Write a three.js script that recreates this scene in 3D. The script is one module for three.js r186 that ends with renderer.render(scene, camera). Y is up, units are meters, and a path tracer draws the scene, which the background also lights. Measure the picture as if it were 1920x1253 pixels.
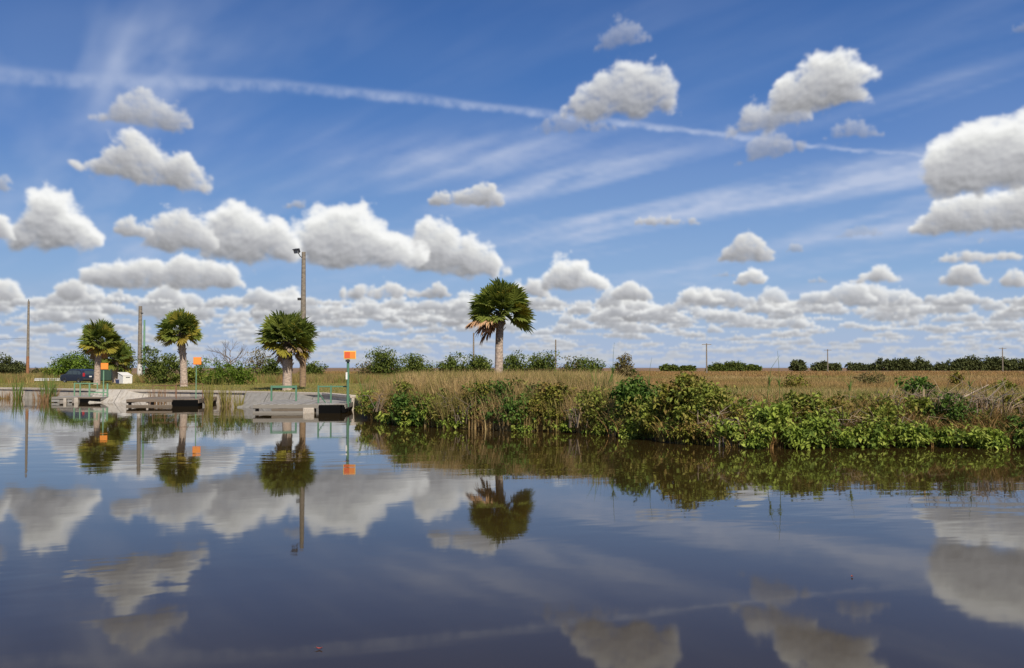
import * as THREE from 'three';
import { mergeGeometries } from 'three/addons/utils/BufferGeometryUtils.js';
import { RoundedBoxGeometry } from 'three/addons/geometries/RoundedBoxGeometry.js';

// ---------------------------------------------------------------- camera, sky, sun, exposure
const H = 2.5, F = 1920, PITCH = Math.atan(63.5 / F);
const scene = new THREE.Scene();
const camera = new THREE.PerspectiveCamera(2 * Math.atan(626.5 / F) * 180 / Math.PI, 1920 / 1253, 0.1, 20000);
camera.position.set(0, H, 0);
camera.rotation.set(PITCH, 0, 0);
const renderer = new THREE.WebGLRenderer({ antialias: true });
renderer.toneMapping = THREE.LinearToneMapping;
renderer.toneMappingExposure = 1.0;
renderer.shadowMap.enabled = true;

const SUN = new THREE.Vector3(0.26, 0.68, 0.69).normalize();
const sun = new THREE.DirectionalLight(new THREE.Color(1.0, 0.925, 0.79), 5.0);
sun.position.set(SUN.x * 200, SUN.y * 200, SUN.z * 200 - 60);
sun.target.position.set(0, 0, -60);
sun.castShadow = true;
sun.shadow.mapSize.set(4096, 4096);
Object.assign(sun.shadow.camera, { left: -140, right: 140, top: 140, bottom: -140, near: 1, far: 600 });
scene.add(sun, sun.target);

// ---------------------------------------------------------------- random numbers and noise (seeded)
function rng(seed) { let a = seed >>> 0; return () => { a = (a + 0x6D2B79F5) | 0; let t = Math.imul(a ^ (a >>> 15), 1 | a); t = (t + Math.imul(t ^ (t >>> 7), 61 | t)) ^ t; return ((t ^ (t >>> 14)) >>> 0) / 4294967296; }; }
const PERM = new Uint8Array(512); { const r = rng(77), p = [...Array(256).keys()]; for (let i = 255; i > 0; i--) { const j = Math.floor(r() * (i + 1)); [p[i], p[j]] = [p[j], p[i]]; } for (let i = 0; i < 512; i++) PERM[i] = p[i & 255]; }
const GX = new Float32Array(256), GY = new Float32Array(256); for (let i = 0; i < 256; i++) { GX[i] = Math.cos(i * 2.399963); GY[i] = Math.sin(i * 2.399963); }
function noise2(x, y) {                                            // gradient noise, about -0.7 .. 0.7
  const xi = Math.floor(x), yi = Math.floor(y), fx = x - xi, fy = y - yi, a = xi & 255, b = yi & 255;
  const u = fx * fx * fx * (fx * (fx * 6 - 15) + 10), v = fy * fy * fy * (fy * (fy * 6 - 15) + 10);
  const h00 = PERM[PERM[a] + b], h10 = PERM[PERM[(a + 1) & 255] + b], h01 = PERM[PERM[a] + ((b + 1) & 255)], h11 = PERM[PERM[(a + 1) & 255] + ((b + 1) & 255)];
  const n00 = GX[h00] * fx + GY[h00] * fy, n10 = GX[h10] * (fx - 1) + GY[h10] * fy, n01 = GX[h01] * fx + GY[h01] * (fy - 1), n11 = GX[h11] * (fx - 1) + GY[h11] * (fy - 1);
  return n00 + u * (n10 - n00) + v * (n01 + u * (n11 - n01) - n00 - u * (n10 - n00));
}
function fbm(x, y, o = 5) { let s = 0, a = 1; for (let i = 0; i < o; i++) { s += a * noise2(x, y); x = x * 2.03 + 17.3; y = y * 2.03 + 9.1; a *= 0.5; } return s; }
function rough(x, y, o = 5) { let s = 0, a = 1; for (let i = 0; i < o; i++) { s += a * noise2(x, y); x = x * 2.17 + 17.3; y = y * 2.17 + 9.1; a *= 0.63; } return s; }
function billow(x, y, o = 5) { let s = 0, a = 1; for (let i = 0; i < o; i++) { s += a * (0.5 - 1.6 * Math.abs(noise2(x, y))); x = x * 2.1 + 31.7; y = y * 2.1 + 11.9; a *= 0.52; } return s; }
const clamp = (x, a = 0, b = 1) => Math.min(b, Math.max(a, x));
const sstep = (a, b, x) => { const t = clamp((x - a) / (b - a)); return t * t * (3 - 2 * t); };
const lerp = (a, b, t) => a + (b - a) * t;
const lin = (c) => { c /= 255; return c <= 0.04045 ? c / 12.92 : Math.pow((c + 0.055) / 1.055, 2.4); };
const L3 = (r, g, b) => [lin(r), lin(g), lin(b)];
function curve(keys) { return (x) => { if (x <= keys[0][0]) return keys[0][1]; for (let i = 1; i < keys.length; i++) if (x <= keys[i][0]) { const [a, p] = keys[i - 1], [b, q] = keys[i], t = (x - a) / (b - a); return Array.isArray(p) ? p.map((v, k) => lerp(v, q[k], t)) : lerp(p, q, t); } return keys[keys.length - 1][1]; }; }

// ---------------------------------------------------------------- the sky: air, cirrus, one contrail, fair weather cumulus
{
  const W = 4096, HH = 2048, K = W / (2 * Math.PI), D2R = Math.PI / 180;
  const data = new Float32Array(W * HH * 4);
  const air = curve([[-90, L3(150, 160, 175)], [0, L3(172, 186, 212)], [2.5, L3(162, 184, 212)], [5, L3(140, 174, 214)], [8, L3(116, 156, 207)], [12, L3(90, 132, 194)], [16, L3(72, 116, 180)], [20, L3(60, 102, 166)], [32, L3(48, 86, 152)], [55, L3(40, 76, 148)], [90, L3(36, 68, 138)]]);
  const dirOf = (px, py) => new THREE.Vector3((px - 960) / F, (626.5 - py) / F, -1).applyAxisAngle(new THREE.Vector3(1, 0, 0), PITCH).normalize();
  const at = (px, py) => { const d = dirOf(px, py); return [Math.atan2(d.x, -d.z), Math.asin(d.y)]; };
  const trail = [[-900, 120], [-300, 122], [0, 138], [130, 150], [330, 153], [520, 160], [760, 182], [1000, 210], [1180, 232], [1350, 251], [1500, 271], [1620, 283], [1760, 292], [1900, 300]].map(([x, y]) => at(x, y));
  const trailEl = curve(trail), a0 = trail[0][0], a1 = trail[trail.length - 1][0];
  const ca = Math.cos(-33 * D2R), sa = Math.sin(-33 * D2R);
  // cirrus drawn out along one wind direction on a high plane (computed at half size, it is soft)
  const banks = [[1120, 380, .2, .06, 1.15], [1420, 410, .17, .045, .85], [1580, 330, .14, .03, .6], [130, 80, .09, .05, 1.3], [900, 300, .1, .03, .4], [1860, 200, .1, .04, .8], [640, 270, .1, .02, .35], [780, 100, .07, .03, .3], [1300, 70, .1, .03, .3], [300, 480, .2, .02, .4], [-500, 250, .2, .06, .6], [2500, 300, .25, .06, .7], [3600, 200, .4, .1, .6]].map(([x, y, p, q, m]) => [...at(x, y), p, q, m]);
  const cw = W / 2, ch = HH / 4 + 16, cir = new Float32Array(cw * ch);
  for (let j = 0; j < ch; j++) for (let i = 0; i < cw; i++) {
    const el = ((2 * (j - 15) + 1) / HH) * Math.PI, az = ((2 * i + 1) / W - 0.25) * 2 * Math.PI, se = Math.max(Math.sin(el), 0.0) + 0.05, ce = Math.cos(el);
    const dx = Math.sin(az) * ce / se, dz = Math.cos(az) * ce / se, p = dx * ca - dz * sa, q = dx * sa + dz * ca;   // q runs with the wind
    const wob = 0.4 * noise2(p * 0.5 + 3, q * 0.3), streak = 0.5 + 0.85 * fbm((p + wob) * 1.9 + 40, q * 0.30 + 7, 5), patch = 0.5 + 1.0 * fbm(p * 0.30 + 1.7, q * 0.20 + 5.2, 3), fine = 0.5 + 0.9 * fbm(p * 6 + 3 + 2 * wob, q * 1.9, 4);
    let veilAt = 0.09 + 0.35 * (patch - 0.5);                              // how much cirrus hangs here: thin everywhere, denser in a few banks
    for (const [ba, be, sa2, se2, am] of banks) { const ua = (az - ba) / sa2, ue = (el - be) / se2, q2 = ua * ua + ue * ue; if (q2 < 6) veilAt += am * Math.exp(-q2); }
    cir[j * cw + i] = (0.08 + 0.75 * clamp(streak - 0.26) * 1.25 * (0.25 + 1.4 * clamp(fine))) * clamp(veilAt, 0.05, 1.15) * sstep(0.0, 0.06, el);
  }
  for (let j = HH / 2 - 30; j < HH; j++) {
    const el = ((j + 0.5) / HH - 0.5) * Math.PI, base = air(el / D2R), ce = Math.cos(el), jr = clamp((j - (HH / 2 - 30)) / 2, 0, ch - 2), j0 = Math.floor(jr), fj = jr - j0;
    for (let i = 0; i < W; i++) {
      const az = ((i + 0.5) / W - 0.25) * 2 * Math.PI, o = (j * W + i) * 4, ir = (i - 0.5) / 2, i0 = Math.floor(ir), fi = ir - i0, ia = (i0 + cw) % cw, ib = (i0 + 1) % cw;
      const c = lerp(lerp(cir[j0 * cw + ia], cir[j0 * cw + ib], fi), lerp(cir[(j0 + 1) * cw + ia], cir[(j0 + 1) * cw + ib], fi), fj);
      let t = 0;                                                       // contrail
      if (az > a0 && az < a1 && el < 0.5 && el > 0.1) {
        const u = (az - a0) / (a1 - a0), w = lerp(0.0078, 0.0017, clamp((az + 0.55) / (0.9))), n = fbm(az * 60, el * 60 + 8, 4), d = (el - trailEl(az) + 0.0022 * n) / w;
        if (d * d < 6) t = Math.exp(-d * d * d * d * 0.7 - 0.5 * d * d) * (0.31 + 0.20 * sstep(0.35, 0.8, u)) * clamp(0.85 + 0.9 * n, 0.2, 1.3) * sstep(0, 0.1, u) * sstep(1, 0.93, u);
      }
      const a = clamp(1 - (1 - c) * (1 - clamp(t)), 0, 0.85);
      const near = Math.max(0, ce * (Math.sin(az) * SUN.x - Math.cos(az) * SUN.z) + Math.sin(el) * SUN.y), glow = 0.25 * Math.pow(near, 12);
      for (let k = 0; k < 3; k++) data[o + k] = lerp(base[k] + glow * [0.9, 0.9, 0.95][k], [0.52, 0.59, 0.76][k], a);
      data[o + 3] = 1;
    }
  }
  // one cumulus: puffs over a flat base, torn by noise; light is followed towards the sun through it
  function cumulus(az, elb, w, h, { seed = 1, white = 0.5, soft = 0.5, dens = 1, tilt = 0, haze = 0, peak = 0, lod = 0, prof = null } = {}) {
    const r = rng(seed * 7919 + 13), cosE = Math.max(0.25, Math.cos(elb + h / 2));
    const wp = w * K / cosE, hp = h * K, ex = az * K + W * 0.25, ey = elb * K + HH / 2, asp = wp / hp;
    const puffs = [];
    if (!prof) { prof = []; let q = 0.5 + 0.3 * r(); for (let i = 0; i < 9; i++) { q = clamp(q + (r() - 0.5) * 0.55, 0.35, 0.95); const x = i / 4 - 1; prof.push(q * Math.pow(Math.max(0.08, 1 - x * x * x * x), 0.7) * (0.75 + 0.35 * Math.exp(-Math.pow((x - peak) / 0.5, 2)))); } }
    const n = Math.max(7, Math.round(3 + 4.2 * asp));
    for (let i = 0; i < n; i++) {
      const x = clamp((i + 0.5 + (r() - 0.5) * 0.9) / n), pi = x * 8, p0 = Math.floor(Math.min(7.999, pi)), top = lerp(prof[p0], prof[p0 + 1], pi - p0) * (0.9 + 0.16 * r()), rad = clamp(top * (0.30 + 0.16 * r()), 0.12, 0.36);
      for (let y = top - rad * 0.8; y > -0.02; y -= rad * 1.15) puffs.push([(x - 0.5) * asp * 0.9 + (r() - 0.5) * 0.12, y, rad * (0.85 + 0.35 * r()), 0.55 + 0.5 * r()]);
    }
    const m = 0.30, x0 = Math.floor(ex - wp / 2 - m * hp), x1 = Math.ceil(ex + wp / 2 + m * hp), y0 = Math.max(HH / 2 - 20, Math.floor(ey - m * hp)), y1 = Math.min(HH - 1, Math.ceil(ey + hp * (1 + m)));
    const nw = x1 - x0 + 1, nh = y1 - y0 + 1; if (nw < 2 || nh < 2) return;
    const f = new Float32Array(nw * nh), g = new Float32Array(nw * nh), ox = seed * 3.71, oy = seed * 1.93, oct = lod || (hp > 60 ? 5 : hp > 18 ? 4 : 3);
    for (let y = 0; y < nh; y++) for (let x = 0; x < nw; x++) {
      const u = (x + x0 - ex) / hp, v = (y + y0 - ey) / hp - tilt * u;
      const wx = 0.20 * fbm(u * 1.5 + ox, v * 1.5 + oy, 3), wy = 0.17 * fbm(u * 1.5 + ox + 50, v * 1.5 + oy, 3);
      let s = 0;
      for (const [px, py, pr, pw] of puffs) { const dx = (u + wx - px) / pr; if (dx > 1.5 || dx < -1.5) continue; const dy = (v + wy - py) / pr, q = 1 - (dx * dx + dy * dy) / 2.25; if (q > 0) s += pw * q * q; }
      if (s <= 0) continue;
      s = 1.15 * (1 - Math.exp(-1.05 * s));
      s *= sstep(-0.16, 0.14, v + 0.10 * fbm(u * 1.8 + ox, v + oy, 3));
      g[y * nw + x] = s;
      f[y * nw + x] = Math.max(0, s - 0.30 + (0.44 + 0.30 * soft) * (0.72 * rough(u * 2.3 + ox, v * 2.9 + oy, oct) + 0.40 * (billow(u * 2.2 + oy, v * 2.6 + ox, oct) - 0.25)));
    }
    const hz = [0.50, 0.545, 0.62], lit = (px, py) => { const ix = Math.round(px), iy = Math.round(py); return ix < 0 || iy < 0 || ix >= nw || iy >= nh ? 0 : 0.55 * f[iy * nw + ix] + 0.45 * Math.max(0, g[iy * nw + ix] - 0.25); };
    const de = Math.max(1.2, hp * 0.06), lit2 = (px, py) => { const ix = Math.round(px), iy = Math.round(py); return ix < 0 || iy < 0 || ix >= nw || iy >= nh ? 0 : f[iy * nw + ix]; };
    for (let y = 1; y < nh - 1; y++) for (let x = 1; x < nw - 1; x++) {
      const s = f[y * nw + x]; if (s < 0.004) continue;
      const a = (1 - Math.exp(-s * s * lerp(14, 2.6, clamp(soft)) - s * lerp(1.9, 0.7, clamp(soft)))) * dens;
      let tau = 0; for (let k = 1; k <= 7; k++) { const t = hp * 0.018 * k * (1 + 0.45 * k); tau += lit(x + 0.50 * t, y + 0.86 * t) * 0.018 * (1 + 0.9 * k) * 1.0; }
      const u = (x + x0 - ex) / hp, v = clamp((y + y0 - ey) / hp - tilt * u, 0, 1.1), through = Math.exp(-tau * 4.0);
      const rl = f[y * nw + x] - lit2(x + 0.5 * de, y + 0.86 * de), relief = clamp(rl * 1.5, -0.5, 0.6);
      let lum = 0.300 + 0.16 * sstep(0.0, 0.75, v) + (0.15 + 0.60 * white) * through + (0.08 + 0.14 * white) * relief * Math.min(1, hp / 26) + 0.04 * noise2(u * 3 + ox, v * 4) - 0.03 * (1 - v) * clamp(s);
      lum = clamp(lum, 0.27, 0.96);
      const col = [lum * lerp(0.985, 1.0, through), lum, lum * lerp(1.05, 0.985, sstep(0.4, 0.8, lum))], o = ((y + y0) * W + (((x + x0) % W) + W) % W) * 4;
      for (let k = 0; k < 3; k++) data[o + k] = lerp(data[o + k], lerp(col[k], hz[k], haze), a);
    }
  }
  const list = [];                                                   // [elevation of base, draw]
  const put = (xl, xr, yt, yb, opt) => { const [az, eb] = at((xl + xr) / 2, yb), et = at((xl + xr) / 2, yt)[1], [al] = at(xl, yb), [ar] = at(xr, yb); list.push([eb, () => cumulus(az, eb, (ar - al) * Math.cos(eb) * 1.0, (et - eb) * 0.88, opt)]); };
  const C = [
    [158, 368, 164, 240, .25, .8, 21, { dens: .86 }], [118, 402, 246, 342, .42, .6, 22, { tilt: -.12, peak: -.2 }], [12, 200, 346, 470, .85, .45, 23, { peak: 0 }], [-70, 25, 385, 452, .6, .5, 24], [-40, 26, 322, 360, .2, .9, 25, { dens: .7 }],
    [205, 290, 392, 446, .4, .6, 26], [278, 408, 388, 472, .45, .55, 27], [386, 580, 376, 490, .7, .45, 28, { peak: -.3 }], [572, 800, 378, 502, .95, .35, 29, { peak: -.45 }], [765, 965, 418, 516, .62, .45, 30, { peak: -.3, tilt: -.06 }],
    [796, 952, 340, 388, .35, .7, 31, { peak: .3 }], [530, 572, 360, 392, .15, .9, 32, { dens: .7 }], [132, 474, 474, 542, .6, .45, 33], [626, 800, 492, 560, .5, .5, 34], [760, 868, 522, 560, .35, .6, 341],
    [1002, 1152, 474, 546, .9, .4, 35, { peak: .05 }], [940, 1050, 500, 560, .5, .5, 351], [1042, 1262, 112, 222, .42, .7, 36, { tilt: .10, peak: .2, dens: .94 }], [990, 1180, 190, 250, .05, 1.2, 361, { dens: .42 }],
    [1430, 1625, 92, 205, .60, .55, 37, { peak: .25, tilt: .12 }], [1330, 1530, 150, 252, .35, .8, 38, { dens: .85, tilt: .15 }], [1376, 1530, 225, 296, .05, 1.1, 39, { dens: .6, tilt: .2 }], [1536, 1662, 205, 262, .15, 1.1, 40, { dens: .5 }],
    [1728, 1990, 212, 364, .88, .4, 41, { peak: -.1 }], [1692, 1980, 350, 436, .62, .45, 42], [1722, 1980, 428, 492, .45, .55, 43], [1172, 1322, 386, 424, .25, .7, 44, { dens: .85 }], [1326, 1458, 432, 492, .35, .6, 45], [1372, 1446, 488, 534, .75, .4, 46], [1330, 1380, 505, 520, .1, .9, 461, { dens: .6 }],
    [1586, 1702, 476, 532, .6, .5, 47], [1132, 1228, 528, 566, .55, .5, 48], [1268, 1362, 524, 572, .65, .45, 49], [1420, 1502, 538, 592, .75, .45, 50], [1350, 1424, 540, 580, .4, .6, 501], [1744, 1874, 486, 536, .45, .5, 51], [1858, 1990, 484, 540, .4, .5, 52],
    [1100, 1226, 24, 92, .25, 1.2, 53, { dens: .4, tilt: .15 }], [88, 182, 522, 564, .5, .5, 54], [-40, 44, 516, 576, .5, .5, 55], [374, 468, 524, 580, .55, .5, 56], [252, 384, 524, 600, .85, .4, 57], [468, 590, 532, 598, .55, .5, 58], [1510, 1556, 510, 532, .2, .8, 59, { dens: .7 }], [1468, 1512, 452, 474, .1, .9, 60, { dens: .6 }],
    [960, 1056, 536, 582, .5, .5, 61], [1586, 1722, 534, 588, .55, .5, 62], [1700, 1832, 526, 592, .55, .5, 63], [1860, 1990, 548, 588, .6, .5, 64], [1560, 1660, 420, 445, .0, 1.1, 65, { dens: .35 }], [590, 700, 540, 596, .55, .5, 66], [690, 800, 552, 604, .55, .5, 67], [800, 905, 566, 612, .7, .5, 68], [1080, 1300, 556, 604, .6, .5, 69], [20, 170, 552, 606, .6, .5, 70], [1890, 1960, 30, 60, .1, 1.2, 71, { dens: .3 }],
  ];
  const shapes = {21: [.2,.35,.6,.9,1,.85,.6,.7,.3], 22: [.15,.3,.42,.95,1,.8,.75,.7,.5], 23: [.35,.6,.9,1,.98,.9,.6,.4,.25], 27: [.5,.8,.9,1,.95,.9,.7,.5,.3], 28: [.8,1,.98,.9,.75,.6,.7,.6,.4], 29: [.7,1,1,.95,.8,.62,.55,.6,.4], 30: [.7,.95,1,.8,.7,.75,.6,.45,.25], 33: [.5,.75,.85,.8,1,.95,.9,.8,.5], 35: [.25,.45,.7,1,1,.8,.55,.4,.25], 36: [.3,.55,.75,.85,.9,1,.9,.95,.7], 37: [.4,.55,.75,.85,1,.95,.9,.85,.6], 41: [.7,.85,.95,.9,1,1,1,1,1], 42: [.3,.55,.8,.9,.8,.9,1,1,1], 31: [.35,.6,.5,.65,.7,.9,1,.8,.4], 57: [.3,.4,.6,.9,1,.7,.5,.4,.3]};          // outlines, left to right
  for (const [a, b, c, d, white, soft, seed, more] of C) put(a, b, c, d, { white, soft: soft + 0.2, seed, prof: shapes[seed], ...more });
  const r = rng(4242);
  const azMin = at(-60, 400)[0], azMax = at(1980, 400)[0];
  // the far ranks that close up towards the horizon, all the way round
  for (let k = 0; k < 6500; k++) {
    const d = 1000 / Math.tan(lerp(0.0030, 0.060, Math.pow(r(), 2.1))), az = (r() * 2 - 1) * Math.PI, w = Math.max((0.35 + 1.0 * r() * r()) * 1000 / d, 0.016 * (0.5 + r())), h = Math.max((0.13 + 0.22 * r()) * 1000 / d * (d > 30000 ? 0.75 : 1), 0.0030 * (0.6 + 0.9 * r()));
    const eb = Math.atan(1000 / d);
    list.push([eb, () => cumulus(az, eb, w * 1.5, h, { seed: 300 + k, white: 0.35 + 0.6 * r(), soft: 0.6, dens: 0.88, haze: 0.08 + clamp((d - 12000) / 120000, 0, 0.7), peak: r() - 0.5 })]);
  }
  // nearer clouds outside the frame, as thinly strewn as those in it
  for (let k = 0; k < 150; k++) {
    const el = lerp(0.06, 1.2, Math.pow(r(), 1.8)), az = (r() * 2 - 1) * Math.PI, d = 1000 / Math.tan(el), s = 1000 / Math.hypot(d, 1000), w = (0.12 + 0.42 * r() * r()) * s * 1.6, h = Math.min(w * 0.6, (0.16 + 0.2 * r()) * s * Math.cos(el) + 0.08 * s);
    const opt = { seed: 2000 + k, white: 0.3 + 0.6 * r(), soft: 0.45 + 0.4 * r(), dens: 0.92, lod: 3, peak: r() - 0.5 };
    if (az > azMin - w / 2 && az < azMax + w / 2 && el < 0.40) continue;
    list.push([el, () => cumulus(az, el, w, h, opt)]);
  }
  list.sort((p, q) => p[0] - q[0]);
  for (const [, draw] of list) draw();
  // below the horizon: the mean of the lowest band
  const m = [0, 0, 0]; for (let i = 0; i < W; i += 4) for (let k = 0; k < 3; k++) m[k] += data[((HH / 2 + 6) * W + i) * 4 + k] * 4 / W;
  for (let j = 0; j < HH / 2; j++) for (let i = 0; i < W; i++) { const o = (j * W + i) * 4; data[o] = m[0] * 0.5; data[o + 1] = m[1] * 0.5; data[o + 2] = m[2] * 0.5; data[o + 3] = 1; }
  const sky = new THREE.DataTexture(data, W, HH, THREE.RGBAFormat, THREE.FloatType);
  sky.mapping = THREE.EquirectangularReflectionMapping; sky.magFilter = THREE.LinearFilter; sky.minFilter = THREE.LinearFilter; sky.needsUpdate = true;
  scene.background = sky; scene.environment = sky;
}

// ---------------------------------------------------------------- helpers
const X = (px, D) => (px - 960) / F * D;                             // place of a column at a distance
const Y = (py, D) => H - (py - 690) * D / F;
const taken = new Map();
function numbered(n) { const k = taken.get(n) ?? 0; taken.set(n, k + 1); return k ? `${n}_${String(k).padStart(3, '0')}` : n; }
function tag(o, label, category, group, kind) { o.userData.label = label; o.userData.category = category; if (group) o.userData.group = group; if (kind) o.userData.kind = kind; return o; }
function thing(name, label, category, [x, y, z], turn = 0, group) { const o = new THREE.Group(); o.name = numbered(name); o.position.set(x, y, z); o.rotation.y = turn; scene.add(o); return tag(o, label, category, group); }
function part(name, geo, mat, parent) { const g = Array.isArray(geo) ? mergeGeometries(geo.map((a) => { const b = a.index ? a.toNonIndexed() : a; if (!b.attributes.uv) b.setAttribute('uv', new THREE.BufferAttribute(new Float32Array(b.attributes.position.count * 2), 2)); return b; })) : geo; const m = new THREE.Mesh(g, mat); m.name = name; m.castShadow = m.receiveShadow = true; parent.add(m); return m; }
function structure(name, geo, mat) { const m = part(name, geo, mat, scene); m.userData.kind = 'structure'; return m; }
const box = (w, h, d, x = 0, y = 0, z = 0, rot) => { const g = new THREE.BoxGeometry(w, h, d); if (rot) { g.rotateX(rot[0]); g.rotateY(rot[1]); g.rotateZ(rot[2]); } return g.translate(x, y, z); };
const rbox = (w, h, d, x = 0, y = 0, z = 0, r = 0.02, s = 2) => new RoundedBoxGeometry(w, h, d, s, r).translate(x, y, z);
const cyl = (r0, r1, h, x = 0, y = 0, z = 0, n = 12) => new THREE.CylinderGeometry(r1, r0, h, n).translate(x, y + h / 2, z);
function tube(pts, radii, seg = 6, close = true) {                    // tapered tube through points
  const P = pts.map((p) => new THREE.Vector3(...p)), n = P.length, pos = [], idx = [], uv = [];
  let up = new THREE.Vector3(0.31, 0.2, 0.93).normalize();
  for (let i = 0; i < n; i++) {
    const t = P[Math.min(n - 1, i + 1)].clone().sub(P[Math.max(0, i - 1)]).normalize(), a = up.clone().sub(t.clone().multiplyScalar(up.dot(t))).normalize(), b = t.clone().cross(a); up = a.clone();
    const R = Array.isArray(radii) ? radii[i] : radii;
    for (let k = 0; k <= seg; k++) { const q = k / seg * 2 * Math.PI; pos.push(P[i].x + R * (Math.cos(q) * a.x + Math.sin(q) * b.x), P[i].y + R * (Math.cos(q) * a.y + Math.sin(q) * b.y), P[i].z + R * (Math.cos(q) * a.z + Math.sin(q) * b.z)); uv.push(k / seg, i / (n - 1)); }
  }
  for (let i = 0; i < n - 1; i++) for (let k = 0; k < seg; k++) { const a = i * (seg + 1) + k, b = a + seg + 1; idx.push(a, a + 1, b, b, a + 1, b + 1); }
  if (close) for (const e of [0, n - 1]) for (let k = 1; k < seg - 1; k++) { const o = e * (seg + 1); e ? idx.push(o, o + k, o + k + 1) : idx.push(o, o + k + 1, o + k); }
  const g = new THREE.BufferGeometry(); g.setAttribute('position', new THREE.Float32BufferAttribute(pos, 3)); g.setAttribute('uv', new THREE.Float32BufferAttribute(uv, 2)); g.setIndex(idx); g.computeVertexNormals(); return g;
}
function grain(w, h, f, repeat = [1, 1], srgb = true) {              // colour map computed per texel, multiplies the material colour
  const d = new Uint8Array(w * h * 4);
  for (let j = 0; j < h; j++) for (let i = 0; i < w; i++) { const c = f(i / w, j / h), o = (j * w + i) * 4; for (let k = 0; k < 3; k++) d[o + k] = 255 * clamp(Array.isArray(c) ? c[k] : c); d[o + 3] = 255; }
  const t = new THREE.DataTexture(d, w, h); t.wrapS = t.wrapT = THREE.RepeatWrapping; t.magFilter = THREE.LinearFilter; t.minFilter = THREE.LinearMipmapLinearFilter; t.generateMipmaps = true; t.repeat.set(...repeat); if (srgb) t.colorSpace = THREE.SRGBColorSpace; t.needsUpdate = true; return t;
}
const std = (r, g, b, rough = 0.85, more = {}) => new THREE.MeshStandardMaterial({ color: new THREE.Color().setRGB(r, g, b), roughness: rough, ...more });
const leafMat = (r, g, b, more = {}) => new THREE.MeshPhysicalMaterial({ color: new THREE.Color().setRGB(r, g, b), roughness: 0.75, transmission: 0.28, thickness: 0, side: THREE.DoubleSide, specularIntensity: 0.25, ...more });

const concreteMap = grain(256, 256, (u, v) => { const n = 0.93 + 0.12 * fbm(u * 6, v * 6, 5) + 0.07 * noise2(u * 60, v * 60), s = sstep(0.1, 0.5, fbm(u * 9 + 5, v * 1.5, 4)); return [n - 0.10 * s, n - 0.12 * s, n - 0.15 * s]; });
const woodMap = grain(256, 256, (u, v) => { const n = 0.90 + 0.18 * fbm(u * 3, v * 40, 4) + 0.1 * noise2(u * 4, v * 110); return [n, n * 0.985, n * 0.96]; });
const barkMap = grain(256, 512, (u, v) => { const ring = 0.5 + 0.5 * Math.sin(v * 150 + 4 * noise2(u * 6, v * 8)), n = 0.92 + 0.22 * fbm(u * 10, v * 30, 4) - 0.10 * ring + 0.08 * noise2(u * 40, v * 20); return [n, n * 0.97, n * 0.94]; });
const M = {
  concrete: std(0.50, 0.455, 0.39, 0.9, { map: concreteMap }), concreteGrey: std(0.34, 0.325, 0.30, 0.92, { map: concreteMap }), concreteWarm: std(0.56, 0.49, 0.41, 0.9, { map: concreteMap }),
  deckGrey: std(0.30, 0.28, 0.255, 0.9, { map: woodMap }), deckGreyB: std(0.255, 0.24, 0.22, 0.9, { map: woodMap }), deckBrown: std(0.23, 0.185, 0.145, 0.9, { map: woodMap }), deckBrownB: std(0.19, 0.155, 0.12, 0.9, { map: woodMap }), pile: std(0.13, 0.10, 0.075, 0.95, { map: woodMap }),
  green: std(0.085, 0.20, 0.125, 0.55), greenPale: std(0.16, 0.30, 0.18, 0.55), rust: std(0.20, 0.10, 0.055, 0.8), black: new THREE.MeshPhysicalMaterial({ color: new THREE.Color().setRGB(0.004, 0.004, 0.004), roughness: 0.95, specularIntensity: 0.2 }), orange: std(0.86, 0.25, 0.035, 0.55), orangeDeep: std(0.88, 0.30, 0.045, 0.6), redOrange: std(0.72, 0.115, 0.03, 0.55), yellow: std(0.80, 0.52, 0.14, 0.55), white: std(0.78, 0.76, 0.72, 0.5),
  poleWood: std(0.33, 0.225, 0.14, 0.9, { map: woodMap }), poleGrey: std(0.27, 0.235, 0.195, 0.9, { map: woodMap }), poleRust: std(0.36, 0.17, 0.085, 0.9, { map: woodMap }), steel: std(0.42, 0.42, 0.42, 0.45, { metalness: 0.6 }), dark: std(0.03, 0.03, 0.032, 0.6),
  palmTrunk: std(0.54, 0.45, 0.385, 0.95, { map: barkMap }), palmTrunkDark: std(0.10, 0.08, 0.07, 0.95, { map: barkMap }), bark: std(0.12, 0.095, 0.07, 0.95), twig: std(0.36, 0.265, 0.165, 0.95), twigGrey: std(0.27, 0.215, 0.165, 0.95),
};

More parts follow.
